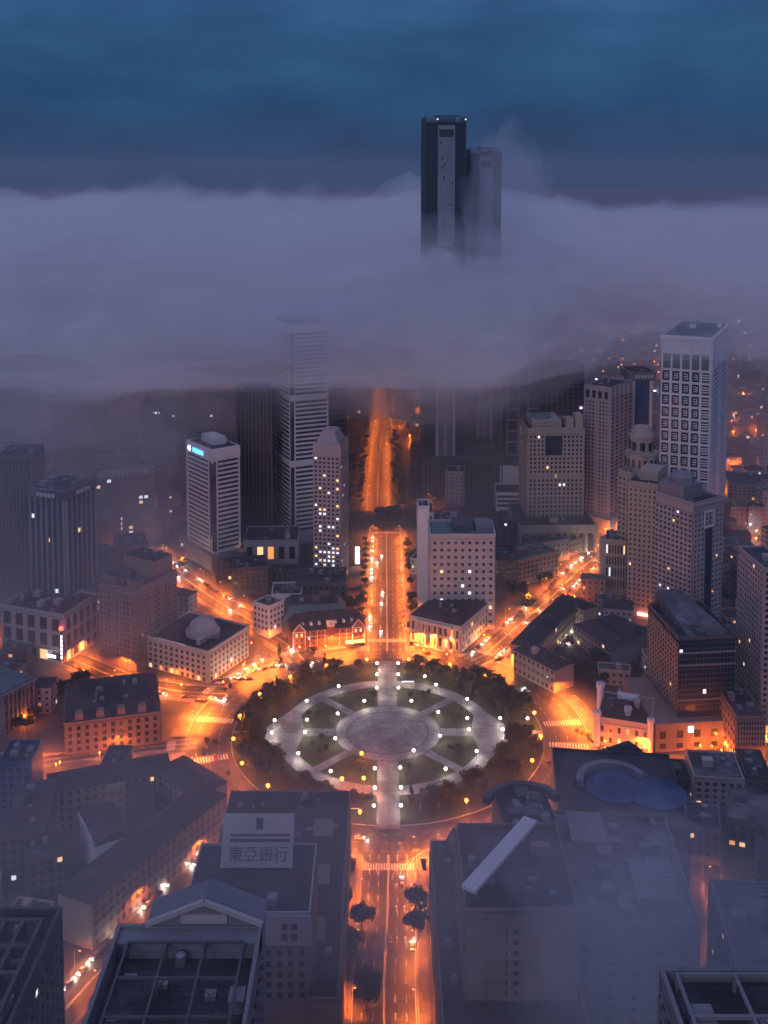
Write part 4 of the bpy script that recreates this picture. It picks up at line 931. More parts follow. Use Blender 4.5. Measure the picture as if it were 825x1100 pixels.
# grid tower
b=Bld('grid_tower','very tall pale tower with a bold square grid and open frame crown at right','tower',(760,366,580),th=65,Rx=782,Lx=711,wall='white',glass='glassb'); 
th_=b.root.rotation_euler[2]
b.body(z1=b.h-1); H1=b.h
b.face('W',0,b.d,8,H1-26,0,nx=5,nz=13,fw=.74,fz=.82,lit=.0,pr=1.3)
bw=b.d/5; bh=(H1-34)/13
for i in range(5):
    for j in range(13):
        m=MB()
        y=(i+.5)*bw; z=8+(j+.5)*bh
        if i==0: [m.box(-.75,-.15,y-bw*.33,y+bw*.33,z+bh*q-.5,z+bh*q+.5) for q in (-.2,.2,0)]
        else:
            m.box(-.75,-.15,y-bw*.2,y-bw*.2+.6,z-bh*.22,z+bh*.22); m.box(-.74,-.14,y-bw*.2+.6,y+bw*.2,z+bh*.16,z+bh*.22); m.box(-.74,-.14,y-bw*.2+.6,y+bw*.2,z-bh*.22,z-bh*.16); m.box(-.73,-.13,y-bw*.2+.6,y+bw*.2,z-.4,z+.4)
        m.build('balcony_grille',M['white'],b.root)
b.face('S',0,b.w,8,H1-26,0,nx=2,nz=33,fw=.7,fz=.5,lit=.01,pr=.9)
b.fins('W',0,b.d,H1-26,H1,0,6,1.6,1.3,name='pier'); b.fins('S',0,b.w,H1-26,H1,0,3,1.4,1.2,name='pier')
m=MB(); m.box(-1.3,b.w+1,-1.3,b.d+1,H1-.9,H1+1.5); m.box(-1.0,-.02,-.5,b.d,H1-12,H1-11); m.build('crown_beam',M['white'],b.root)
m=MB(); m.box(-.4,-.02,1,b.d-1,H1-25,H1-13); m.build('crown_glass',M['green'],b.root)
b.roof(z=H1+1.5,units=9,par=1); MB().box(-6,b.w+6,-6,b.d+6,0,9).build('podium',M['grey'],b.root); b.done()
# domed octagonal tower
b=Bld('octagonal_top_tower','beige tower stepping up to an octagonal drum and domed cap','tower',(676,510,640),th=34,Lx=664,Rx=718,wall='beige') ; b.body()
b.face('S',.5,b.w-.5,6,b.h-3,0,bay=4,fh=3.6,fw=.45,fz=.5,lit=.02); b.face('W',.5,b.d-.5,6,b.h-3,0,bay=4,fh=3.6,fw=.45,fz=.5,lit=.02); b.roof(units=2,par=1.6); cx,cy=b.w*.45,b.d*.5; R1=min(b.w,b.d*2)*.42
m=MB(); m.lathe([(R1*1.12,b.h),(R1*1.12,b.h+12),(R1*1.2,b.h+12.2),(R1*1.2,b.h+13)],8,cx,cy); m.build('lower_drum',M['beige'],b.root)
m=MB(); m.lathe([(R1*.8,b.h+13),(R1*.8,b.h+24),(R1*.9,b.h+24.2),(R1*.9,b.h+25),(R1*.55,b.h+31),(R1*.5,b.h+32)],8,cx,cy); m.build('upper_drum',M['beige'],b.root)
for z0,z1,rr in ((2,10,1.13),(14,22,.81)):
    for k in range(8):
        a=(k+.5)*PI/4; ap=R1*rr*math.cos(PI/8)
        for dd in (-.22,.22):
            x=cx+math.cos(a)*ap-math.sin(a)*R1*dd; y=cy+math.sin(a)*ap+math.cos(a)*R1*dd
            inst(pane['glass'],'window',b.root,(x,y,b.h+(z0+z1)/2),(.2,R1*.2,z1-z0-2),a)
b.done()
b=Bld('tall_beige_tower','tall beige tower with a stepped roof and pink lit entrance, left of the balconied tower','tower',(704,522,668),th=62,w=30,Lx=675,wall='beige')
b.body(); b.face('W',.5,b.d-.5,8,b.h-3,0,nx=6,fh=3.5,fw=.42,fz=.5,lit=.02); b.face('S',.5,b.w-.5,8,b.h-3,0,nx=7,fh=3.5,fw=.42,fz=.5,lit=.02); m=MB(); m.box(-.8,b.w+.8,-.8,b.d+.8,b.h-2,b.h-1.2); m.build('cornice',M['beige'],b.root); b.roof(units=4,par=1.2)
MB().box(b.w*.3,b.w*.95,b.d*.1,b.d*.75,b.h+.2,b.h+7).build('upper_block',M['beige'],b.root); MB().box(-1.6,-.5,1,b.d*.6,3,4.6).build('lit_canopy',emit('pink_canopy_light',(1,.35,.3),7),b.root); b.done()
b=Bld('curved_corner_block','rounded beige corner block with tall dark windows by the northeast street','building',(672,582,640),th=75,w=20,Lx=650,wall='beige'); b.body(); b.face('W',.5,b.d-.5,4,b.h-2,0,nx=7,nz=4,fw=.5,fz=.75,lit=.08,litm=('lit_w','lit_c')); MB().lathe([(b.d*.3,0),(b.d*.3,b.h-1)],20,b.w*.4,b.d).build('round_corner',M['beige'],b.root); b.roof(mat='roof2',units=6); b.done()
b=Bld('balconied_tower','reddish residential tower wrapped in rows of pale balconies with a blocky crown','tower',(742,542,694),th=34,Lx=705,Rx=776,wall='pink'); b.body()
for sd,L in (('S',b.w),('W',b.d)): b.face(sd,0,L,4,b.h-6,0,bay=3.6,fh=3.3,fw=.62,fz=.5,lit=.02,pr=1.0,mat='pink',litm=('lit_w','lit_o','lit_c'))
MB().box(b.w*.38,b.w*.62,-1.25,-.5,6,b.h-16).build('glass_strip',M['glassb'],b.root); m=MB(); m.box(b.w*.33,b.w*.67,-1.5,-.6,b.h-17,b.h-15.8);m.box(b.w*.33,b.w*.67,-1.5,-.6,b.h-7,b.h-5.8); m.box(b.w*.33,b.w*.36,-1.45,-.6,b.h-15.8,b.h-7); m.box(b.w*.64,b.w*.67,-1.45,-.6,b.h-15.8,b.h-7); m.build('crown_frame',M['white'],b.root)
m=MB(); m.box(-1.2,b.w+1.2,-1.2,b.d+1.2,b.h-2,b.h-.6); m.build('cornice',M['pink'],b.root); b.roof(units=3); H1=b.h
MB().box(b.w*.05,b.w*.7,b.d*.3,b.d*.95,H1+.2,H1+9).build('crown_block',M['grey'],b.root); m=MB(); m.lathe([(8,H1+9),(8,H1+13),(6,H1+15)],8,b.w*.38,b.d*.6); m.build('crown_drum',M['grey'],b.root); b.done()
# dark glass tower
b=Bld('dark_glass_tower','dark glass office tower with a sloping pale roof slab, right of the castle-like building','tower',(727,688,800),th=6,Rx=790,d=46,wall='dgrey',glass='glassg'); b.body(mat='glassb',name='glass_wall'); H1=b.h
b.face('S',.4,b.w-.4,16,H1-2,0,nx=16,nz=14,fw=.9,fz=.84,lit=.01,pr=.2,mat='dgrey',litm=('lit_c',)); b.face('W',.4,b.d-.4,16,H1-2,0,nx=12,nz=14,fw=.6,fz=.6,lit=.005,pr=.4,mat='brown')
for z in (.42,.75,.87): MB().box(-.5,b.w+.5,-.5,-.2,H1*z,H1*z+.9).build('band',M['grey'],b.root)
m=MB(); m.v+=[Vector(v) for v in ((6,2,H1+.2),(b.w-1,2,H1+.2),(b.w*.6,b.d,H1+.2),(4,b.d,H1+.2),(6,2,H1+1),(b.w-1,2,H1+1),(b.w*.6,b.d,H1+9),(4,b.d,H1+9))]; m.f+=[[4,5,6,7],[0,1,5,4],[1,2,6,5],[2,3,7,6],[3,0,4,7]]; m.build('roof_slab',M['roof2'],b.root)
b.roof(par=1.5,units=2); MB().box(-14,b.w+16,-6,b.d,0,15).build('podium',M['brown'],b.root)
for k in range(10): b.nwin=0; b.win('S',-6.05,-10+k*9.3,0,9,3.4,4,'lit_o' if k in(4,6,7) else 'glass')
for k in range(10): b.win('S',-6.05,-10+k*9.3,0,3,3.4,2.6,'lit_o' if k in(5,6,7) else 'glass')
MB().box(b.w*.12,b.w*.2,-6.6,-6.1,10,13).build('lit_sign',M['sign_w'],b.root); b.done()
b=Bld('lattice_block','low corner block with a pale lattice screen upper wall beside the glass tower','building',(790,772,826),th=0,Rx=823,d=30,wall='brown'); b.body(); b.face('S',.5,b.w-.5,b.h*.45,b.h-1,0,nx=10,nz=5,fw=.6,fz=.7,lit=.02,mat='grey'); b.face('W',.5,b.d-.5,1,b.h-1,0,nx=7,nz=5,lit=.05); b.roof(units=4); b.done()
simple('edge_tower','pinkish slab tower with rows of small windows cut by the right edge',(816,612,790),th=4,Rx=850,d=34,wall='pink',cat='tower',fkw=dict(bay=3.2,fh=3.3,lit=.01))
b=Bld('curved_white_building','low curved white building with strip windows behind the balconied tower','building',(790,645,662),th=-38,Rx=816,d=16,wall='white'); b.body(); b.face('S',.5,b.w-.5,1,b.h-1,0,nz=2,bay=3,fw=.7,lit=0); b.roof(units=2); b.done()
for i,(x0,x1,yt,yb,d_,wl,th_,lb) in enumerate(((578,612,585,606,30,'grey',20,'small grey block left of the northeast street with a white sign'),(540,566,560,590,26,'dgrey',0,'dark block left of the arcaded podium'),(597,640,588,603,22,'brown',40,'low brown row along the far northeast street'),
   (530,556,600,640,26,'dgrey',0,'dark annex right of the office block'),(556,600,603,630,26,'brown',30,'low brown block with orange lit shopfronts by the northeast street'),(782,822,520,545,40,'grey',-10,'broad grey roofed market hall right of the grid tower'),(785,823,610,640,26,'dgrey',-30,'dark low block with a pale roof right of the balconied tower'),
   (776,812,590,606,24,'grey',12,'small pale roofed block right of the balconied tower crown'),(724,758,700,760,20,'brown',0,'x'),(250,288,612,640,24,'dgrey',10,'dark low block above the white corner building'),(232,262,605,628,20,'dgrey',0,'dark block under the white banded tower'),(128,160,590,640,30,'dgrey',20,'dark block behind the brown hotel'),
   (0,30,700,716,30,'dgrey',0,'dark low block at the left edge below the arched podium'),(104,130,560,610,30,'dgrey',15,'dark block with scattered lit windows right of the finned tower'),(140,176,560,590,30,'dgrey',8,'low dark block above the brown hotel'),(560,600,560,575,20,'dgrey',0,'x'),
   (745,800,836,872,24,'stone',-6,'pale four storey block in the lower right corner area'),(700,742,838,862,18,'dgrey',-4,'dark flat block beside the blue roofs'),(800,830,835,870,24,'dgrey',-6,'dark block at the right edge with a pale wall'),(780,826,880,915,26,'dgrey',-20,'dark roofed block at the right edge'),
   (737,775,890,925,20,'grey',-14,'small grey block above the alley'),(0,34,822,890,20,'bluewall',4,'small blue clad tower at the left edge'),(40,66,812,830,12,'brown',4,'x'),(0,48,900,960,40,'dgrey',10,'dark flat block at the left edge below the blue tower'),(30,70,925,975,30,'dgrey',24,'dark block in the lower left haze'))):
    if lb=='x': continue
    simple('city_block',lb,(x0,yt,yb),th=th_,Rx=x1,d=d_,wall=wl,units=4,roofm=['roof','roof2','slate'][i%3],fkw=dict(lit=.05,litm=('lit_w','lit_o','lit_c')))
t=thing('vertical_sign','lit white vertical sign on the small grey block left of the northeast street','sign',tuple(P(588,606,4))); MB().box(-.9,.9,-.4,.4,0,12).build('sign_box',M['dgrey'],t)
for k in range(4): MB().box(-.75,.75,-.55,-.41,.6+k*2.8,2.9+k*2.8).build('sign_character',M['sign_w'],t)
p=P(345,604,3); t=thing('vertical_sign','bright white lit advertising column left of the north avenue','sign',(p.x+28,p.y,2)); MB().box(-1.6,1.6,-.4,.4,0,13).build('sign_face',M['sign_w'],t); MB().box(-1.9,1.9,.41,.8,-2,13.4).build('sign_frame',M['dgrey'],t)
# --- twin supertall towers behind the far boulevard
def supertall(name,label,A,Rx,d,zb=0,hcap=None):
    b=Bld(name,label,'skyscraper',A,th=3,Rx=Rx,d=d,wall='silver',glass='glassg'); H1=b.h
    w=b.w; b.body(mat='glassg',name='glass_wall')
    m=MB(); m.box(w*.31,w*.74,-1.6,-.02,0,H1-3); m.build('centre_panel',M['silver'],b.root)
    m=MB()
    for k in range(8): x=w*(.33+.38*k/7); m.box(x-.12,x+.12,-1.9,-1.61,H1-150,H1-14)
    m.build('panel_joint',M['grey'],b.root)
    for k in range(9):
        x=w*b.r.uniform(.34,.7); z=H1-b.r.uniform(16,110); MB().box(x-.7,x+.7,-1.75,-1.61,z-b.r.uniform(1.5,3.4),z).build('dark_opening',M['glassg'],b.root)
    MB().box(w*.34,w*.71,-1.9,-1.62,H1-14,H1-7).build('plant_opening',M['dark'],b.root)
    MB().box(w*.32,w*.73,-1.95,-1.62,H1-122,H1-116).build('plant_opening',M['dark'],b.root)
    m=MB()
    for x in (.31,.74): m.box(w*x-1.1,w*x+1.1,-2.6,-.03,0,H1-135)
    m.box(w*.52-.5,w*.52+.5,-2.2,-1.61,0,H1-124)
    m.build('pale_mullion',M['white'],b.root)
    m=MB()
    for x in (0.01,.06,.11,.16,.21,.26,.79,.84,.89,.94,.99): m.box(w*x-.25,w*x+.25,-.8,-.03,0,H1+b.r.uniform(3,8))
    for k in range(9): y=d*k/8; m.box(-.8,-.03,y-.25,y+.25,0,H1+3)
    for k in range(9): y=d*k/8; m.box(w+.03,w+.8,y-.25,y+.25,0,H1+3)
    m.build('mullion',M['teal'],b.root)
    m=MB()
    for k in range(int(H1/4.2)):
        m.box(.3,w*.3,-.3,-.02,k*4.2+1,k*4.2+1.5); m.box(w*.76,w-.3,-.3,-.02,k*4.2+1,k*4.2+1.5)
    m.build('floor_band',M['teal'],b.root)
    m=MB(); [m.box(w*.312,w*.738,-1.72,-1.605,k*4.2+1,k*4.2+1.35) for k in range(int((H1-15)/4.2))]; m.build('panel_floor_line',M['grey'],b.root)
    m=MB() # crown truss
    n=8
    for k in range(n):
        x0=w*(.25+.5*k/n);x1=w*(.25+.5*(k+1)/n); m.tube((x0,-1,H1-3),((x0+x1)/2,-1,H1+5),.6,.6,4); m.tube(((x0+x1)/2,-1,H1+5),(x1,-1,H1-3),.6,.6,4)
    m.tube((w*.2,-1,H1+5.5),(w*.82,-1,H1+5.5),.8,.8,4)
    for k in range(n): y0=d*k/n;y1=d*(k+1)/n; m.tube((0,y0,H1),(0,(y0+y1)/2,H1+5),.3,.3,4); m.tube((w,y0,H1),(w,(y0+y1)/2,H1+5),.3,.3,4)
    m.tube((0,0,H1+5),(0,d,H1+5),.4,.4,4); m.tube((w,0,H1+5),(w,d,H1+5),.4,.4,4); m.build('crown_truss',M['dark'],b.root)
    b.roof(units=6,par=.5,mat='dgrey')
    for x in ((w*.3,w) if A[0]<480 else ()): MB().lathe([(.2,H1+2),(.5,H1+2.4),(.2,H1+2.9)],6,x,-1.5).build('beacon',M['sign_w'],b.root)
    b.done(); return b
supertall('supertall_tower','dark glass skyscraper with a pale centre panel and truss crown rising above the cloud',(456,131,528),500,38)
b=supertall('supertall_tower','second dark skyscraper half hidden in mist right of the taller one',(503,165,505),538,40)
b=Bld('mall_podium','grey ribbed shopping podium at the foot of the skyscrapers','building',(455,494,533),th=8,Rx=544,d=70,wall='dgrey'); b.body(); b.face('S',.5,b.w-.5,2,b.h-2,0,nx=22,ledge=False,fw=.4,pr=1.2,lit=0); b.face('W',.5,b.d-.5,2,b.h-2,0,nx=14,ledge=False,fw=.4,pr=1.2,lit=0); b.roof(mat='roof2',units=9); b.done()
# ================================================================== FOREGROUND BUILDINGS
# curved bank front range along the avenue (left)
b=Bld('bank_podium','long low brown building lining the left side of the south avenue in the foreground','building',(364,1075,0),h=33,th=90,w=118,d=52,wall='brown')
b.body(); b.face('W',0,1,0,1,0,nx=1,nz=1) if False else None
b.face('S',1,b.w-1,3,b.h-3,0,bay=4.5,fh=4.2,fw=.45,fz=.6,lit=.02); 
# th=90: local x runs north, local y runs west; the avenue side is y=0 -> face 'S'
b.roof(mat='tile_roof',par=.9,units=24)
for k in range(3): MB().box(b.w*(.2+.25*k),b.w*(.3+.25*k),6,14,b.h+.15,b.h+3).build('roof_box',M['brown'],b.root)
MB().box(b.w*.3,b.w*.62,.52,.9,b.h+.9,b.h+1.5).build('parapet_rail',M['brown'],b.root); b.done()
# tower with gabled light strip and roof sign
b=Bld('sign_roof_tower','tall brown tower with a big tilted white roof sign beside the south avenue','tower',(333,983,0),h=62,th=0,w=1,d=36,wall='brown')
wt=abs(plen(b.p,Vector((-1,0,0)),196,62)); b.w=wt; b.root.location.x-=wt; FOOT[-1]=[b.p-Vector((wt,0,0)),b.p,b.p+Vector((0,36,0)),b.p+Vector((-wt,36,0))]
b.body(); b.face('S',1,b.w-1,4,b.h-11,0,bay=3.6,fh=3.5,fw=.5,fz=.6,lit=.004); b.face('E',1,b.d-1,4,b.h-3,b.w,bay=3.6,fh=3.5,fw=.5,fz=.6,lit=.004)
MB().box(-.5,b.w+.5,-.6,-.02,b.h-10,b.h).build('pale_strip',M['stone'],b.root)
for i in range(2):
    for j in range(2): b.nwin=0; b.win('S',-.7,b.w*.8+i*3.2,0,b.h-7+j*3.4,2,2.2,'glass')
m=MB(); cx=b.w*.48
pl=[(cx-4.2,b.h-10),(cx+4.2,b.h-10)]+[(cx+4.2*math.cos(a*PI/10),b.h-3+4.2*math.sin(a*PI/10)) for a in range(11)]; n=len(pl); m.v+=[Vector((p,-.9,q)) for p,q in pl]+[Vector((p,-.55,q)) for p,q in pl]; m.f.append(list(range(n))); m.f+=[[n+k,k,(k+1)%n,n+(k+1)%n] for k in range(n)]; m.build('arched_window',M['glass'],b.root)
m=MB()
for a in range(10): 
    t0,t1=a*PI/10,(a+1)*PI/10; m.tube((cx+4.8*math.cos(t0),-.8,b.h-3+4.8*math.sin(t0)),(cx+4.8*math.cos(t1),-.8,b.h-3+4.8*math.sin(t1)),.5,.5,5)
m.build('arch_trim',M['stone'],b.root); b.roof(mat='tile_roof',par=1.0,units=0,pm='stone')
m=MB(); T_=Matrix.Translation((b.w*.53,b.d*.62,b.h+4))@Matrix.Rotation(R(-32),4,'X')
m.box(-b.w*.31,b.w*.29,-.2,.2,-2.5,14,T_); m.build('roof_sign_board',M['stone'],b.root)
m=MB(); 
for x in (-.28,-.1,.1,.26): m.tube(tuple(T_@Vector((b.w*x,.3,9))),(b.w*(.53+x),b.d*.62+9,b.h+.2),.2,.2,5)
m.build('sign_strut',M['dark'],b.root)
tx=text('東亞銀行',5.2,M['letter_d'],b.root,'sign_characters',tuple((T_@Vector((0,-.32,1.2)))),(R(90-32),0,0),.06)
m=MB(); m.box(-b.w*.24,b.w*.26,-.32,-.21,5.2,6.2,T_); m.box(-b.w*.24,b.w*.26,-.32,-.21,6.9,7.6,T_); m.box(-b.w*.03,b.w*.03,-.32,-.21,9,12.5,T_); m.build('sign_line',M['letter_d'],b.root)
for k in range(3): MB().box(b.w*(.05+.3*k),b.w*(.13+.3*k),4,8,b.h+.15,b.h+2.4).build('air_unit',M['plant'],b.root)
b.done()
# grid-roof tower (very near)
def frame_roof(b,x0,x1,y0,y1,z,h,nx,ny,mat,t=.9):
    m=MB()
    for k in range(nx+1):
        x=x0+(x1-x0)*k/nx; m.box(x-t/2,x+t/2,y0,y1,z+h-t,z+h)
    for k in range(ny+1):
        y=y0+(y1-y0)*k/ny; m.box(x0-t/2,x1+t/2,y-t/2,y+t/2,z+h-t-.02,z+h-.02)
    for i in range(nx+1):
        for j in range(ny+1):
            x=x0+(x1-x0)*i/nx;y=y0+(y1-y0)*j/ny; m.box(x-t/2+.02,x+t/2-.02,y-t/2+.02,y+t/2-.02,z,z+h-t)
    m.build('roof_frame',M[mat],b.root)
p=P(282,1012,104); p2=P(127,1012,104)
b=Bld('grid_roof_tower','near tower roof with an open concrete frame and a triangular gable, bottom left','tower',(127,1012,0),h=104,th=0,w=(p-p2).length,d=1,wall='grey')
b.root.location.y-=44; b.d=44; FOOT[-1]=[v+Vector((0,-44,0)) for v in (p2,p)]+[p,p2]
b.body(); b.face('S',1,b.w-1,4,b.h-3,0,bay=4,fh=3.6,lit=.01); b.face('E',1,b.d-1,4,b.h-3,b.w,bay=4,fh=3.6,lit=.01); b.roof(mat='roof',par=5,pt=1.0,units=10)
frame_roof(b,4,b.w-4,2,b.d-6,b.h+.1,4.6,3,3,'dgrey',.6); m=MB(); m.box(0,b.w,b.d-6,b.d-1.1,b.h+.13,b.h+4.2); m.build('plant_room',M['grey'],b.root)
m=MB(); c=b.w*.6; i=0
for dx,dz in ((0,0),): pass
m.v+=[Vector(v) for v in ((b.w*.2,b.d-.5,b.h+5),(b.w+.3,b.d-.5,b.h+5),(c,b.d-.5,b.h+11),(b.w*.2,b.d+9,b.h+5),(b.w+.3,b.d+9,b.h+5),(c,b.d+9,b.h+11))]; m.f+=[[0,1,2],[5,4,3],[0,2,5,3],[1,4,5,2],[0,3,4,1]]; m.build('gable_roof',M['grey'],b.root)
MB().box(b.w*.2+.5,b.w-.2,b.d+.02,b.d+8.6,0,b.h+4.98).build('rear_block',M['grey'],b.root)
m=MB(); m.tube((b.w*.2,b.d-.7,b.h+5.3),(c,b.d-.7,b.h+11.3),.8,.8,4); m.tube((b.w,b.d-.7,b.h+5.3),(c,b.d-.7,b.h+11.3),.8,.8,4); m.box(b.w*.44,b.w*.76,b.d-.9,b.d-.51,b.h+5.6,b.h+8); m.build('gable_trim',M['stone'],b.root); b.done()
# bottom-left tower roof
b=Bld('corner_roof_tower','dark near tower roof with nested parapets at the bottom left corner','tower',(-12,982,0),h=88,th=0,w=plen(P(-12,982,88),Vector((1,0,0)),67,88),d=1,wall='dgrey'); pp=Vector(b.root.location); b.root.location.y-=52; b.d=52; FOOT[-1]=[v-Vector((0,52,0)) for v in FOOT[-1][:2]]+FOOT[-1][:2][::-1]
b.body(); b.face('E',1,b.d-1,4,b.h-3,b.w,bay=4,fh=3.6,lit=.02); b.face('S',1,b.w-1,4,b.h-3,0,bay=4,fh=3.6,lit=.02); b.roof(par=2.4,pt=1.1,units=9,mat='roof'); frame_roof(b,3,b.w-3,3,b.d-9,b.h+.1,5,3,4,'dgrey',1.1); b.done()
# courtyard range SW
hh=19
b=Free('street_block','long curving old block with dark hipped roofs, between the side street and the southwest street','building',[P(50,838,hh),P(186,815,hh),P(238,850,hh),P(112,938,hh)])
wing(b,[b.L(v) for v in (P(52,842,hh),P(182,819,hh),P(228,848,hh),P(112,936,hh),P(80,965,hh))],8.5,hh,'brown','tile_roof',3.6)
wing(b,[b.L(v) for v in (P(150,835,hh),P(150,905,hh))],6,hh-3,'grey','slate',3); b.done()
for px,py in ((140,880),(133,890),(125,868),(137,900)):
    pass
b=Bld('dark_gabled_hall','dark sloping roofed hall with pale walls inside the lower left block','hall',(103,912,958),th=30,d=26,Rx=141,wall='white'); b.h=20; b.body(); gable(b,0,b.w,0,b.d,20.01,4,'slate','y'); b.face('S',1,b.w-1,2,17,0,nx=5,nz=3,fw=.35,lit=.05); m=MB(); m.box(-.9,-.1,-.5,b.d,20,21.2); m.build('parapet',M['stone'],b.root); b.done()
for (px,py) in ((137,885),(131,878)):
    p=P(px,py,10); t=thing('yard_light','bright white yard light in the lower left courtyard, %s'%('nearer one' if py>880 else 'further one'),'lamp',(p.x,p.y,0)); MB().tube((0,0,0),(0,0,9),.15,.1,6).build('pole',M['metal'],t); MB().lathe([(.2,9),(.7,9.3),(.2,9.7)],8).build('lamp_bulb',M['lamp_w'],t); light_child(t,0,-1,10,(.95,.95,1),700,.4)
# foreground right complex
b=Bld('long_avenue_block','long dark brown block lining the right side of the south avenue in the foreground','building',(462,905,0),h=34,th=0,w=46,d=1,wall='brown'); b.root.location.y-=112;b.d=112; FOOT[-1]=[v-Vector((0,112,0)) for v in FOOT[-1][:2]]+FOOT[-1][:2][::-1]
b.body(); b.face('W',1,b.d-1,3,b.h-3,0,bay=4.6,fh=4.2,fw=.45,fz=.6,lit=.02); b.face('N',1,b.w-1,3,b.h-3,b.d,bay=4.6,fh=4.2,lit=0); b.roof(mat='tile_roof',par=.9,units=22)
m=MB(); m.lathe([(3,b.h),(3,b.h+4),(.3,b.h+9)],8,b.w*.2,b.d-4); m.build('pinnacle',M['brown'],b.root); m=MB(); m.lathe([(3,b.h),(3,b.h+3.4),(.3,b.h+9)],8,b.w*.62,b.d-3.6); m.build('pinnacle',M['brown'],b.root); b.done()
b=Bld('near_slab_tower','big plain brown tower wall with faint vertical seams, bottom right of centre','tower',(500,980,0),h=64,th=0,w=1,d=46,wall='brown'); b.w=plen(b.p,Vector((1,0,0)),622,64); FOOT[-1]=[b.p,b.p+Vector((b.w,0,0)),b.p+Vector((b.w,46,0)),b.p+Vector((0,46,0))]
b.body(); b.fins('S',.5,b.w-.5,0,b.h-2,0,7,.9,.5,name='seam'); b.face('S',b.w*.3,b.w*.5,4,b.h-5,0,nx=2,nz=16,fw=.5,fz=.5,lit=.0,pr=.3,ledge=True); b.face('W',1,b.d-1,4,b.h-3,0,bay=5,fh=4,lit=0); b.roof(mat='tile_roof',par=1.2,units=9)
m=MB(); Tq=Matrix.Translation((b.w*.02,2,b.h+2))
q0=P(503,955,70)-b.root.location;q1=P(570,880,70)-b.root.location; t=(q1-q0);t.z=0; L_=t.length; Tq=Matrix.Translation((q0.x,q0.y,70))@Matrix.Rotation(math.atan2(t.y,t.x),4,'Z'); m.box(0,L_,-2.6,2.6,-.8,.4,Tq); m.build('white_roof_beam',M['white'],b.root)
m=MB()
for k in range(4):
    v=Tq@Vector((L_*(k+.5)/4,0,0)); m.tube((v.x,v.y,b.h-10 if v.y>46 else b.h),(v.x,v.y,69.2),.4,.4,6)
m.build('beam_post',M['grey'],b.root); b.done()
b=Bld('machine_yard','open roof yard with dark arched rim and cluttered machines, right of the white beam','building',(545,905,0),h=44,th=4,w=1,d=34,wall='dgrey'); b.w=plen(b.p,b.u,604,44); FOOT[-1]=[b.p,b.p+b.u*b.w,b.p+b.u*b.w+b.v*34,b.p+b.v*34]; b.body(); b.roof(mat='roof',par=2.2,units=14); b.units(b.h+.3,2,b.w-2,2,b.d-2,8)
m=MB(); ring(m,14,17,20,160,b.h,b.h+3,c=Vector((b.w*.5,b.d-14,0))); m.build('arched_rim',M['dgrey'],b.root); b.done()
b=Bld('blue_roof_hall','broad dark building with two bright blue domed roof panels under a pale curved rim','building',(600,882,0),h=34,th=-6,w=1,d=56,wall='dgrey'); b.w=plen(b.p,b.u,742,34); FOOT[-1]=[b.p,b.p+b.u*b.w,b.p+b.u*b.w+b.v*56,b.p+b.v*56]; b.body(); b.roof(mat='slate',par=1,units=0)
def lcl(b,v): return b.root.matrix_basis.inverted()@v
for (px,py,rx,ry) in ((659,841,31,24),(706,849,32,22)):
    c=lcl(b,P(px,py,36)); m=MB(); n=28
    pr=[(1,.0),(.97,.5),(.75,1.6),(.4,2.4),(.01,2.8)]
    for r_,z in pr:
        for k in range(n): m.v.append(Vector((c.x+rx*.4*r_*math.cos(2*PI*k/n),c.y+ry*.55*r_*math.sin(2*PI*k/n),b.h+.4+z)))
    for j in range(len(pr)-1):
        for k in range(n): m.f.append([j*n+k,j*n+(k+1)%n,(j+1)*n+(k+1)%n,(j+1)*n+k])
    m.build('blue_domed_roof',M['blueroof'],b.root)
c=lcl(b,P(659,841,36)); m=MB()
for k in range(18):
    a0,a1=R(25+k*9),R(34+k*9); q=[(c.x+13*math.cos(a0),c.y+14*math.sin(a0)),(c.x+16*math.cos(a0),c.y+17*math.sin(a0)),(c.x+16*math.cos(a1),c.y+17*math.sin(a1)),(c.x+13*math.cos(a1),c.y+14*math.sin(a1))]; m.prism(q,b.h+.2,b.h+3.2)
m.build('curved_rim',M['grey'],b.root); b.done()
b=Bld('misty_block','large flat grey building veiled by purple mist at lower right','building',(612,990,0),h=48,th=-4,w=1,d=62,wall='grey'); b.w=plen(b.p,b.u,752,48); FOOT[-1]=[b.p,b.p+b.u*b.w,b.p+b.u*b.w+b.v*62,b.p+b.v*62]; b.body(); b.face('S',1,b.w-1,4,b.h-8,0,bay=8,fh=4,fw=.3,fz=.4,lit=.003); b.face('E',1,b.d-1,4,b.h-3,b.w,bay=5,fh=4,lit=0); b.roof(mat='roof2',par=1.4,units=26)
MB().box(b.w*.1,b.w*.4,b.d*.6,b.d*.9,b.h+.15,b.h+5).build('plant_room',M['grey'],b.root); MB().box(b.w*.55,b.w*.9,b.d*.15,b.d*.5,b.h+.15,b.h+3).build('plant_room',M['grey'],b.root); b.done()
simple('flat_blue_grey_block','flat blue-grey roof at the right edge beyond the alley',(790,1040,0),h=40,th=-6,w=50,d=44,wall='grey',roofm='roof2',sides='W',units=10)
b=Bld('near_corner_tower','very near tower roof with a raised parapet frame at the bottom right corner','tower',(708,1052,0),h=110,th=0,w=60,d=1,wall='grey'); b.root.location.y-=44;b.d=44; FOOT[-1]=[v-Vector((0,44,0)) for v in FOOT[-1][:2]]+FOOT[-1][:2][::-1]; b.body(); b.face('W',1,b.d-1,4,b.h-3,0,bay=4,fh=3.6,lit=.01); b.roof(par=3,pt=1.1,units=4); frame_roof(b,3,b.w-3,2,b.d-4,b.h+.1,4.6,4,3,'grey',.8); b.done()
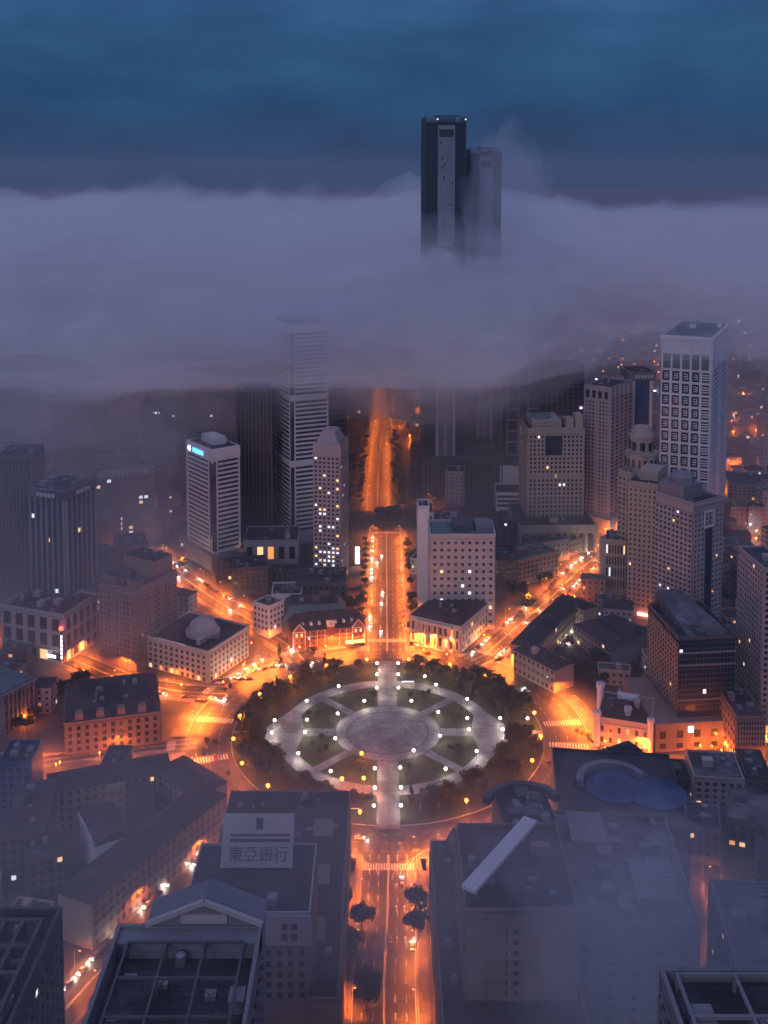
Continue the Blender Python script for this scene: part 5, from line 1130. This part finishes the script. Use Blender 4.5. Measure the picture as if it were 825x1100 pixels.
# subway entrances in the park
for px,py,lb in ((377,868,'lit glass subway entrance on the south lawn of the park'),(438,735,'white lit kiosk entrance at the north end of the park axis'),(461,862,'dark stair shelter on the south lawn right of the axis')):
    p=P(px,py); t=thing('park_pavilion',lb,'pavilion',(p.x,p.y,.18)); w_,d_=(4.6,12) if py!=735 else (4,7)
    MB().box(-w_,w_,-d_/2,d_/2,3.3,3.6).build('roof',M['plant' if py==868 else 'dgrey'],t); m=MB()
    for x in (-w_+.3,w_-.3):
        for y in (-d_/2+.3,0,d_/2-.3): m.box(x-.15,x+.15,y-.15,y+.15,0,3.3)
    m.build('post',M['white'],t); MB().box(-w_+.5,w_-.5,d_/2-1,d_/2-.8,0,3).build('back_wall',M['white'],t)
    if py!=862: light_child(t,0,-d_/2+1,2.6,(1,.75,.5),500,.3); MB().box(-w_+.6,w_-.6,-d_/2+.2,-d_/2+.5,2.9,3.25).build('lit_fascia',M['sign_w'] if py==735 else M['lit_w'],t)
for px,py in ((320,722),(352,721)):
    p=P(px,py); t=thing('park_pavilion','flat dark pergola roof on the north rim of the park, %s'%('left one' if px<330 else 'right one'),'pavilion',(p.x,p.y,.18),R(8 if px<330 else 0)); MB().box(-6,6,-4,4,3,3.4).build('roof',M['dgrey'],t); m=MB()
    for x in (-5.6,5.6):
        for y in (-3.6,3.6): m.box(x-.2,x+.2,y-.2,y+.2,0,3)
    m.build('post',M['grey'],t)
# ================================================================== FILLER CITY
def inside(x,y,poly,mg=0):
    c=sum((v for v in poly),Vector((0,0,0)))/len(poly); q=[c+(v-c)*(1+mg/max(1,(v-c).length)) for v in poly]; r_=False; n=len(q)
    for i in range(n):
        a,b=q[i],q[(i+1)%n]
        if (a.y>y)!=(b.y>y) and x<(b.x-a.x)*(y-a.y)/(b.y-a.y)+a.x: r_=not r_
    return r_
def dseg(p,a,b):
    t=max(0,min(1,(p-a).dot(b-a)/max(1e-6,(b-a).length_squared))); return (p-a-(b-a)*t).length
def free(x,y,m):
    if (x-PC.x)**2+(y-PC.y)**2<(118+m)**2 or (x-FC.x)**2+(y-FC.y)**2<(40+m)**2: return False
    p=Vector((x,y,0))
    for pts,hw in ROADS:
        if any(dseg(p,a,b)<hw+m for a,b in zip(pts,pts[1:])): return False
    for f in FOOT:
        if inside(x,y,f,m): return False
    return True
placed=[]; rf=random.Random(31); fillers=[]; cells=[]
y=330.
while y<3200:
    step=26+max(0,(y-700))*.012
    x=-.42*y-20
    while x<.42*y+20:
        cells.append((x+rf.uniform(-5,5),y+rf.uniform(-5,5),step)); x+=step
    y+=step
for x,y,step in cells:
    w=rf.uniform(.42,.78)*step/2
    if rf.random()<.12 or not free(x,y,w*1.2+1): continue
    if -60<x<60 and 965<y<1130 : continue
    h=rf.uniform(7,19)*(1 if rf.random()<.88 else 1.8)
    fillers.append((x,y,w,rf.uniform(.35,.7)*step/2,h,rf.choice([0,.12,-.2,.5,-.4,.02])))
walls=['grey','dgrey','brown','stone','pink','beige']
far=MB(); farr=MB(); farl={'lit_w':MB(),'lit_c':MB(),'lit_o':MB()}
fillers.sort(key=lambda f:f[1])
side=lambda x,y:'left' if x<-40 else 'right' if x>40 else 'middle'
for n,(x,y,w,d,h,th) in enumerate(fillers):
    T_=Matrix.Translation((x,y,0))@Matrix.Rotation(th,4,'Z')
    if n<285:
        wl=rf.choice(walls); zone='near the foreground' if y<480 else 'around the square' if y<720 else 'in the middle distance' if y<1000 else 'in the hazy distance'
        t=thing('low_building','low %s building %s on the %s side of the city'%(dict(grey='grey',dgrey='dark grey',brown='brown',stone='pale stone',pink='pinkish',beige='beige')[wl],zone,side(x,y)),'building',(x,y,0),th,'low %s buildings %s %s'%(wl.replace('dgrey','dark grey'),zone,side(x,y)))
        MB().box(-w,w,-d,d,0,h).build('wall',M[wl],t); g=MB(); g.box(-w-.2,w+.2,-d-.2,-d+.4,h-.2,h+.9); g.box(-w-.2,w+.2,d-.4,d+.2,h-.2,h+.9); g.box(-w-.2,-w+.4,-d+.4,d-.4,h-.2,h+.89); g.box(w-.4,w+.2,-d+.4,d-.4,h-.2,h+.89); g.build('parapet',M[wl],t)
        if rf.random()<.35:
            class _b: root=t
            gable(_b,-w,w,-d,d,h+.95,rf.uniform(2,4),rf.choice(['slate','tile_roof','roof']),rf.choice(['x','hip']))
        else:
            MB().box(-w+.41,w-.41,-d+.41,d-.41,h-.02,h+.1).build('roof',M[rf.choice(['roof','roof2','slate'])],t)
            a,b_=rf.uniform(-w*.5,w*.2),rf.uniform(-d*.5,d*.2); MB().box(a,a+3,b_,b_+3,h+.1,h+2.8).build('stair_house',M[wl],t)
            a=rf.uniform(-w*.6,w*.4); g=MB(); g.box(a,a+2,-d*.7,-d*.7+1.6,h+.1,h+1.4); g.build('air_unit',M['plant'],t)
        nx=max(2,int(2*w/3.6)); nz=max(1,int(h/3.5)); sdx=-1 if x>0 else 1
        cnt=0
        for j in range(nz):
            for i in range(nx):
                if cnt>=34: break
                cnt+=1; mt='glass' if rf.random()>.07 else rf.choice(['lit_w','lit_c','lit_o']); inst(pane[mt],'window',t,(-w+(i+.5)*2*w/nx,-d-.02,(j+.5)*h/nz),(1.5,.12,1.5))
        ny=max(1,int(2*d/3.6))
        for j in range(nz):
            for i in range(ny):
                if cnt>=60: break
                cnt+=1; mt='glass' if rf.random()>.05 else rf.choice(['lit_w','lit_c','lit_o']); inst(pane[mt],'window',t,(sdx*(w+.02),-d+(i+.5)*2*d/ny,(j+.5)*h/nz),(.12,1.5,1.5))
    else:
        far.box(-w,w,-d,d,0,h,T_); farr.box(-w*.4,w*.3,-d*.3,d*.4,h,h+3,T_)
        if rf.random()<.55:
            for q in range(rf.choice([1,1,2,4])):
                mt=rf.choice(['lit_w','lit_c','lit_o','lit_o']); a=rf.uniform(-w*.9,w*.8); zz=rf.uniform(1,h-2); q_=1.6 if y<1100 else 3; farl[mt].box(a,a+q_,-d-.15,-d-.02,zz,zz+q_*.8,T_)
o=far.build('distant_city_blocks',M['dgrey']); o['kind']='stuff'; o['label']='mass of low grey blocks of the distant city fading into the haze'; o['category']='city blocks'
farr.build('roof_houses',M['grey'],o)['kind']='stuff'
for k,m_ in farl.items(): m_.build('lit_window',M[k],o)['kind']='stuff'
# scattered far street lights
for k,(px,py,c) in enumerate(((655,349,'w'),(676,322,'w'),(682,318,'w'),(695,330,'w'),(620,392,'o'),(794,345,'w'),(790,407,'o'),(803,405,'o'),(797,420,'o'),(786,452,'o'),(812,462,'o'),(790,500,'o'),(800,555,'w'),(818,563,'o'),(812,578,'o'),(800,575,'w'),(703,420,'w'),(704,450,'w'),(545,438,'w'),(240,412,'w'),(45,452,'o'),(50,464,'o'),(62,466,'o'),(40,466,'o'),(112,421,'o'),(121,430,'o'),(115,432,'o'),(127,478,'w'),(110,533,'o'),(158,552,'o'),(165,542,'o'),(140,563,'o'),(128,580,'o'),(125,590,'o'),(130,548,'w'),(116,555,'w'),(330,464,'w'),(338,478,'o'),(348,462,'o'),(392,411,'w'),(418,401,'w'),(404,408,'o'),(430,403,'w'),(440,468,'o'),(447,440,'o'),(430,452,'o'),(775,805,'o'),(782,812,'o'),(778,798,'o'),(190,608,'w'),(196,600,'w'),(240,640,'o'),(635,462,'o'),(660,505,'o'),(650,568,'o'),(663,540,'o'),(822,790,'o'),(822,820,'o'),(60,820,'o'),(107,808,'o'),(64,818,'o'),(135,805,'o'),(26,768,'o'),(90,720,'o'),(310,695,'o'),(270,690,'o'),(745,812,'o'),(752,800,'o'),(690,812,'o'),(650,803,'o'),(672,808,'o'),(693,655,'o'),(700,665,'o'),(617,640,'o'))):
    p=P(px,py,6); sc_=max(1,p.y/650)
    if not all(not inside(p.x,p.y,f,2) for f in FOOT): continue
    t=thing('floodlight_mast','%s floodlight mast seen near %s'%('white' if c=='w' else 'orange',('the far ' if p.y>1000 else 'the ')+('left' if p.x<-60 else 'right' if p.x>60 else 'central')+(' blocks, number ' if False else ' blocks')),'street lamp',(p.x,p.y,0),0,'scattered lights among the %s %s blocks'%('far' if p.y>1000 else 'near','left' if p.x<-60 else 'right' if p.x>60 else 'central'))
    MB().tube((0,0,0),(0,0,5.6),.14,.1,6).build('pole',M['metal'],t); MB().lathe([(.15*sc_,5.6),(.45*sc_,5.6+.35*sc_),(.15*sc_,5.6+.7*sc_)],8).build('lamp_bulb',M['lamp_w' if c=='w' else 'lamp_o'],t)
    light_child(t,.2,-.2,5.2,(.9,.9,1) if c=='w' else OC,KO*(.15 if c=='w' else .3)*(1 if p.y<1000 else 2.2),.5)
got=0
while got<64:
    y=rf.uniform(760,2300); sd=rf.choice([-1,1]); x=sd*rf.uniform(.16,.36)*y
    if not free(x,y,1): continue
    got+=1; c=rf.choice('owoo'); sc_=max(1,y/600)
    t=thing('floodlight_mast','small %s light among the far %s blocks'%('white' if c=='w' else 'orange','left' if sd<0 else 'right'),'street lamp',(x,y,0),0,'small %s lights among the far %s blocks'%('white' if c=='w' else 'orange','left' if sd<0 else 'right'))
    MB().tube((0,0,0),(0,0,11.6),.14,.1,6).build('pole',M['metal'],t); MB().lathe([(.15*sc_,11.6),(.45*sc_,11.6+.35*sc_),(.15*sc_,11.6+.7*sc_)],8).build('lamp_bulb',M['lamp_w' if c=='w' else 'lamp_o'],t)
    light_child(t,.2,-.2,11.2,(.9,.9,1) if c=='w' else OC,KO*(.2 if c=='w' else .7),.5)
# ================================================================== CLOUD, MIST, HAZE
def volmat(name,col,dens,aniso=.2):
    m=bpy.data.materials.new(name); m.use_nodes=True; n=m.node_tree.nodes; n.clear(); o=n.new('ShaderNodeOutputMaterial'); v=n.new('ShaderNodeVolumePrincipled')
    v.inputs['Color'].default_value=(*col,1); v.inputs['Density'].default_value=dens; v.inputs['Anisotropy'].default_value=aniso
    m.node_tree.links.new(v.outputs[0],o.inputs['Volume']); return m
def fb(x,y,s,o=5,z=0): return noise.fractal(Vector((x/s,y/s,z)),.9,2.0,o)
def sm(a,b,x): t=max(0,min(1,(x-a)/(b-a))); return t*t*(3-2*t)
def bank(name,label,x0,x1,y0,y1,nx,ny,top,bot,mat,ypow=1.9):
    v=[];f=[]; P_=[]
    for j in range(ny+1):
        y=y0+(y1-y0)*(j/ny)**ypow
        for i in range(nx+1):
            sx=x0+(x1-x0)*i/nx; x=sx*(.3+.7*(y/y1))
            zt,zb=top(x,y),bot(x,y)
            e=min(1,j/3.)*min(1,(ny-j)/7)*min(1,i/2,(nx-i)/2)
            mid=(zt+zb)/2; th=max(.6,(zt-zb)/2)*max(e,0.01); P_.append((x,y,mid+th,mid-th))
    v=[(a,b,c) for a,b,c,d in P_]+[(a,b,d) for a,b,c,d in P_]; n=len(P_); W=nx+1
    for j in range(ny):
        for i in range(nx):
            a=j*W+i; f.append((a,a+1,a+W+1,a+W)); f.append((n+a,n+a+W,n+a+W+1,n+a+1))
    for i in range(nx): f.append((i,n+i,n+i+1,i+1)); a=ny*W+i; f.append((a,a+1,n+a+1,n+a))
    for j in range(ny): a=j*W; f.append((a,a+W,n+a+W,n+a)); a=j*W+nx; f.append((a,n+a,n+a+W,a+W))
    me=bpy.data.meshes.new(name); me.from_pydata(v,[],f); me.materials.append(mat); o=bpy.data.objects.new(name,me); C.objects.link(o); me.polygons.foreach_set('use_smooth',[True]*len(f))
    return tag(o,label,'cloud',kind='stuff')
def front(x,y,sd=0):
    ex=x/y*1150; return 760+175*sm(110,260,ex)+45*fb(x,y,120,5,5+sd)-15*sm(-100,-350,ex)
def ctop(off,sd=0):
    def g(x,y):
        ex=x/y*1150
        z=194+46*sm(790,1010,y)+20*fb(x,y,330)+(34+34*sm(1300,1900,y))*(abs(fb(x,y,190,5,3))-.33)+16*(abs(fb(x,y,52,5,8))-.3)
        z-=14*sm(120,330,ex)*(1-sm(1300,2000,y))
        f0=front(x,y,sd); t=sm(f0,f0+190,y); return 152+(z-152)*t+off*min(1,t*3)+sd*3.2*fb(x,y,110,5,sd)*(1+.8*sm(1100,1700,y))-30*sm(60,330,ex)*sm(900,1200,y)+18*sm(100,290,ex)*(1-t)
    return g
def cbot(off,sd=0):
    def g(x,y):
        ex=x/y*1150
        z=134+22*fb(x,y,200,5,7)+9*fb(x,y,60,4,2)+58*sm(110,270,ex); z-=22*sm(1050,1300,y)*(1-sm(110,250,ex))
        f0=front(x,y,sd); t=sm(f0,f0+170,y); z0=151+22*sm(100,290,ex); return z0+(z-z0)*t-off*min(1,t*3)*(1+.5*fb(x,y,75,5,sd+30))+sd*3*fb(x,y,60,5,sd+11)+sd*3*fb(x,y,160,3,sd+17)
    return g
VC=(.93,.93,.97)
bank('cloud_bank','low cloud bank lying over the far city and swallowing the skyscrapers',-1900,1900,745,2650,210,190,ctop(-17),cbot(-16),volmat('cloud_dense',(1,1,1),.035,0))
bank('low_mist','low mist lying between the far buildings under the cloud',-2600,2600,800,4200,60,50,lambda x,y:112+22*fb(x,y,180)-60*(1-sm(790,1050,y))-40*sm(120,300,x/y*1150),lambda x,y:-1.2,volmat('low_mist_vapour',(1,1,1),.0018,0))
bank('cloud_veil','thinner shell of vapour hugging the low cloud bank',-1920,1920,738,2690,80,90,ctop(-4,2.5),cbot(8,1.5),volmat('cloud_mid',(1,1,1),.009,0))
bank('cloud_veil','thin veil of mist round the low cloud bank',-1950,1950,734,2720,70,90,ctop(20,4.5),cbot(50,3.5),volmat('cloud_thin',(1,1,1),.005,0))
def blob(name,label,c,s,dens,seed,rz=0,amp=.35):
    import bmesh
    bm=bmesh.new(); bmesh.ops.create_icosphere(bm,subdivisions=5,radius=1)
    for v in bm.verts:
        d=v.co.normalized(); k=1+amp*noise.fractal(d*1.6+Vector((seed,0,0)),.8,2,5); v.co=Vector((d.x*s[0],d.y*s[1],d.z*s[2]))*k
    me=bpy.data.meshes.new(name); bm.to_mesh(me); me.materials.append(volmat(name+'_vapour',VC,dens)); o=bpy.data.objects.new(name,me); C.objects.link(o); o.location=c; o.rotation_euler=(0,0,rz); return tag(o,label,'mist',kind='stuff')
blob('mist_patch','purple grey mist drifting over the lower right roofs',P(682,1000,80),(44,36,26),.009,3)
blob('mist_patch','faint mist drifting over the lower right roofs, larger outer patch',P(705,1010,70),(80,66,38),.0036,5)
blob('mist_patch','faint mist drifting over the lower left roofs',P(150,960,90),(110,66,34),.0034,9)
blob('mist_patch','thin mist over the south end of the square and the avenue',P(330,930,70),(130,60,36),.001,12)
blob('mist_patch','mist wisp clinging to the right side of the taller skyscraper',P(556,225,262) if False else Vector((112,1000,278)),(42,26,70),.014,15)
blob('mist_patch','dense cloud wisp wrapped round the top of the tall white tower',Vector((-70,838,174)),(85,44,30),.016,33)
blob('mist_patch','pale mist hanging among the towers at the left edge',P(20,560,75),(130,170,70),.0028,21)
st=MB(); st.box(-330,330,300,900,.6,42); o=st.build('street_mist',volmat('street_vapour',(1,1,1),.0010,.3)); tag(o,'thin lamp-lit mist lying in the streets round the square','mist',kind='stuff')
hz=MB(); hz.box(-3900,3900,-400,9400,-1.5,420); o=hz.build('haze',volmat('haze_air',(.9,.92,1),.00007,.2)); tag(o,'thin blue dusk haze over the whole city','haze',kind='stuff')
# ================================================================== SKY AND LIGHT
w=bpy.data.worlds.new('World'); sc.world=w; w.use_nodes=True; n=w.node_tree.nodes; l=w.node_tree.links; bg=n['Background']
sky=n.new('ShaderNodeTexSky'); sky.sky_type='NISHITA'; sky.sun_disc=False; sky.sun_elevation=R(1.5); sky.sun_rotation=R(200); sky.altitude=300; sky.ozone_density=3; sky.dust_density=1.5
tc=n.new('ShaderNodeTexCoord'); sp=n.new('ShaderNodeSeparateXYZ'); l.new(tc.outputs['Generated'],sp.inputs[0])
mp=n.new('ShaderNodeMapping'); mp.inputs['Scale'].default_value=(3,3,8); l.new(tc.outputs['Generated'],mp.inputs['Vector'])
nz=n.new('ShaderNodeTexNoise'); nz.inputs['Scale'].default_value=2.3; nz.inputs['Detail'].default_value=7; nz.inputs['Roughness'].default_value=.55; l.new(mp.outputs[0],nz.inputs['Vector'])
cr=n.new('ShaderNodeValToRGB'); e=cr.color_ramp.elements
e[0].position=.0; e[0].color=(.006,.05,.115,1); e[1].position=1; e[1].color=(.33,.38,.72,1)
for p_,c_ in ((.02,(.007,.055,.145)),(.07,(.014,.09,.22)),(.15,(.035,.13,.3)),(.32,(.14,.18,.42))): q=e.new(p_); q.color=(*c_,1)
l.new(sp.outputs['Z'],cr.inputs[0])
cl=n.new('ShaderNodeValToRGB'); cl.color_ramp.elements[0].position=.38; cl.color_ramp.elements[0].color=(.74,.78,.84,1); cl.color_ramp.elements[1].position=.64; cl.color_ramp.elements[1].color=(1.22,1.16,1.12,1); l.new(nz.outputs[0],cl.inputs[0])
mu=n.new('ShaderNodeMix'); mu.data_type='RGBA'; mu.blend_type='MULTIPLY'; mu.inputs[0].default_value=1; l.new(cr.outputs[0],mu.inputs[6]); l.new(cl.outputs[0],mu.inputs[7])
ms=n.new('ShaderNodeMix'); ms.data_type='RGBA'; ms.blend_type='ADD'; ms.inputs[0].default_value=.012; l.new(mu.outputs[2],ms.inputs[6]); l.new(sky.outputs[0],ms.inputs[7])
l.new(ms.outputs[2],bg.inputs[0]); bg.inputs[1].default_value=.72
s=bpy.data.lights.new('sun','SUN'); s.energy=.42; s.angle=R(25); s.color=(.86,.8,1); so=bpy.data.objects.new('sun',s); C.objects.link(so)
so.rotation_euler=(R(71),0,R(-22))
sc.view_settings.view_transform='Standard'; sc.view_settings.look='None'; sc.view_settings.exposure=0; sc.view_settings.gamma=1
cy=sc.cycles; cy.use_denoising=True
try: cy.denoiser='OPENIMAGEDENOISE'; cy.denoising_input_passes='RGB_ALBEDO_NORMAL'
except Exception: pass
cy.use_adaptive_sampling=True; cy.adaptive_threshold=.035; cy.adaptive_min_samples=20; cy.max_bounces=8; cy.diffuse_bounces=2; cy.glossy_bounces=2; cy.volume_bounces=4; cy.transmission_bounces=2; cy.transparent_max_bounces=8
cy.sample_clamp_indirect=3; cy.sample_clamp_direct=0; cy.use_light_tree=True; cy.caustics_reflective=False; cy.caustics_refractive=False
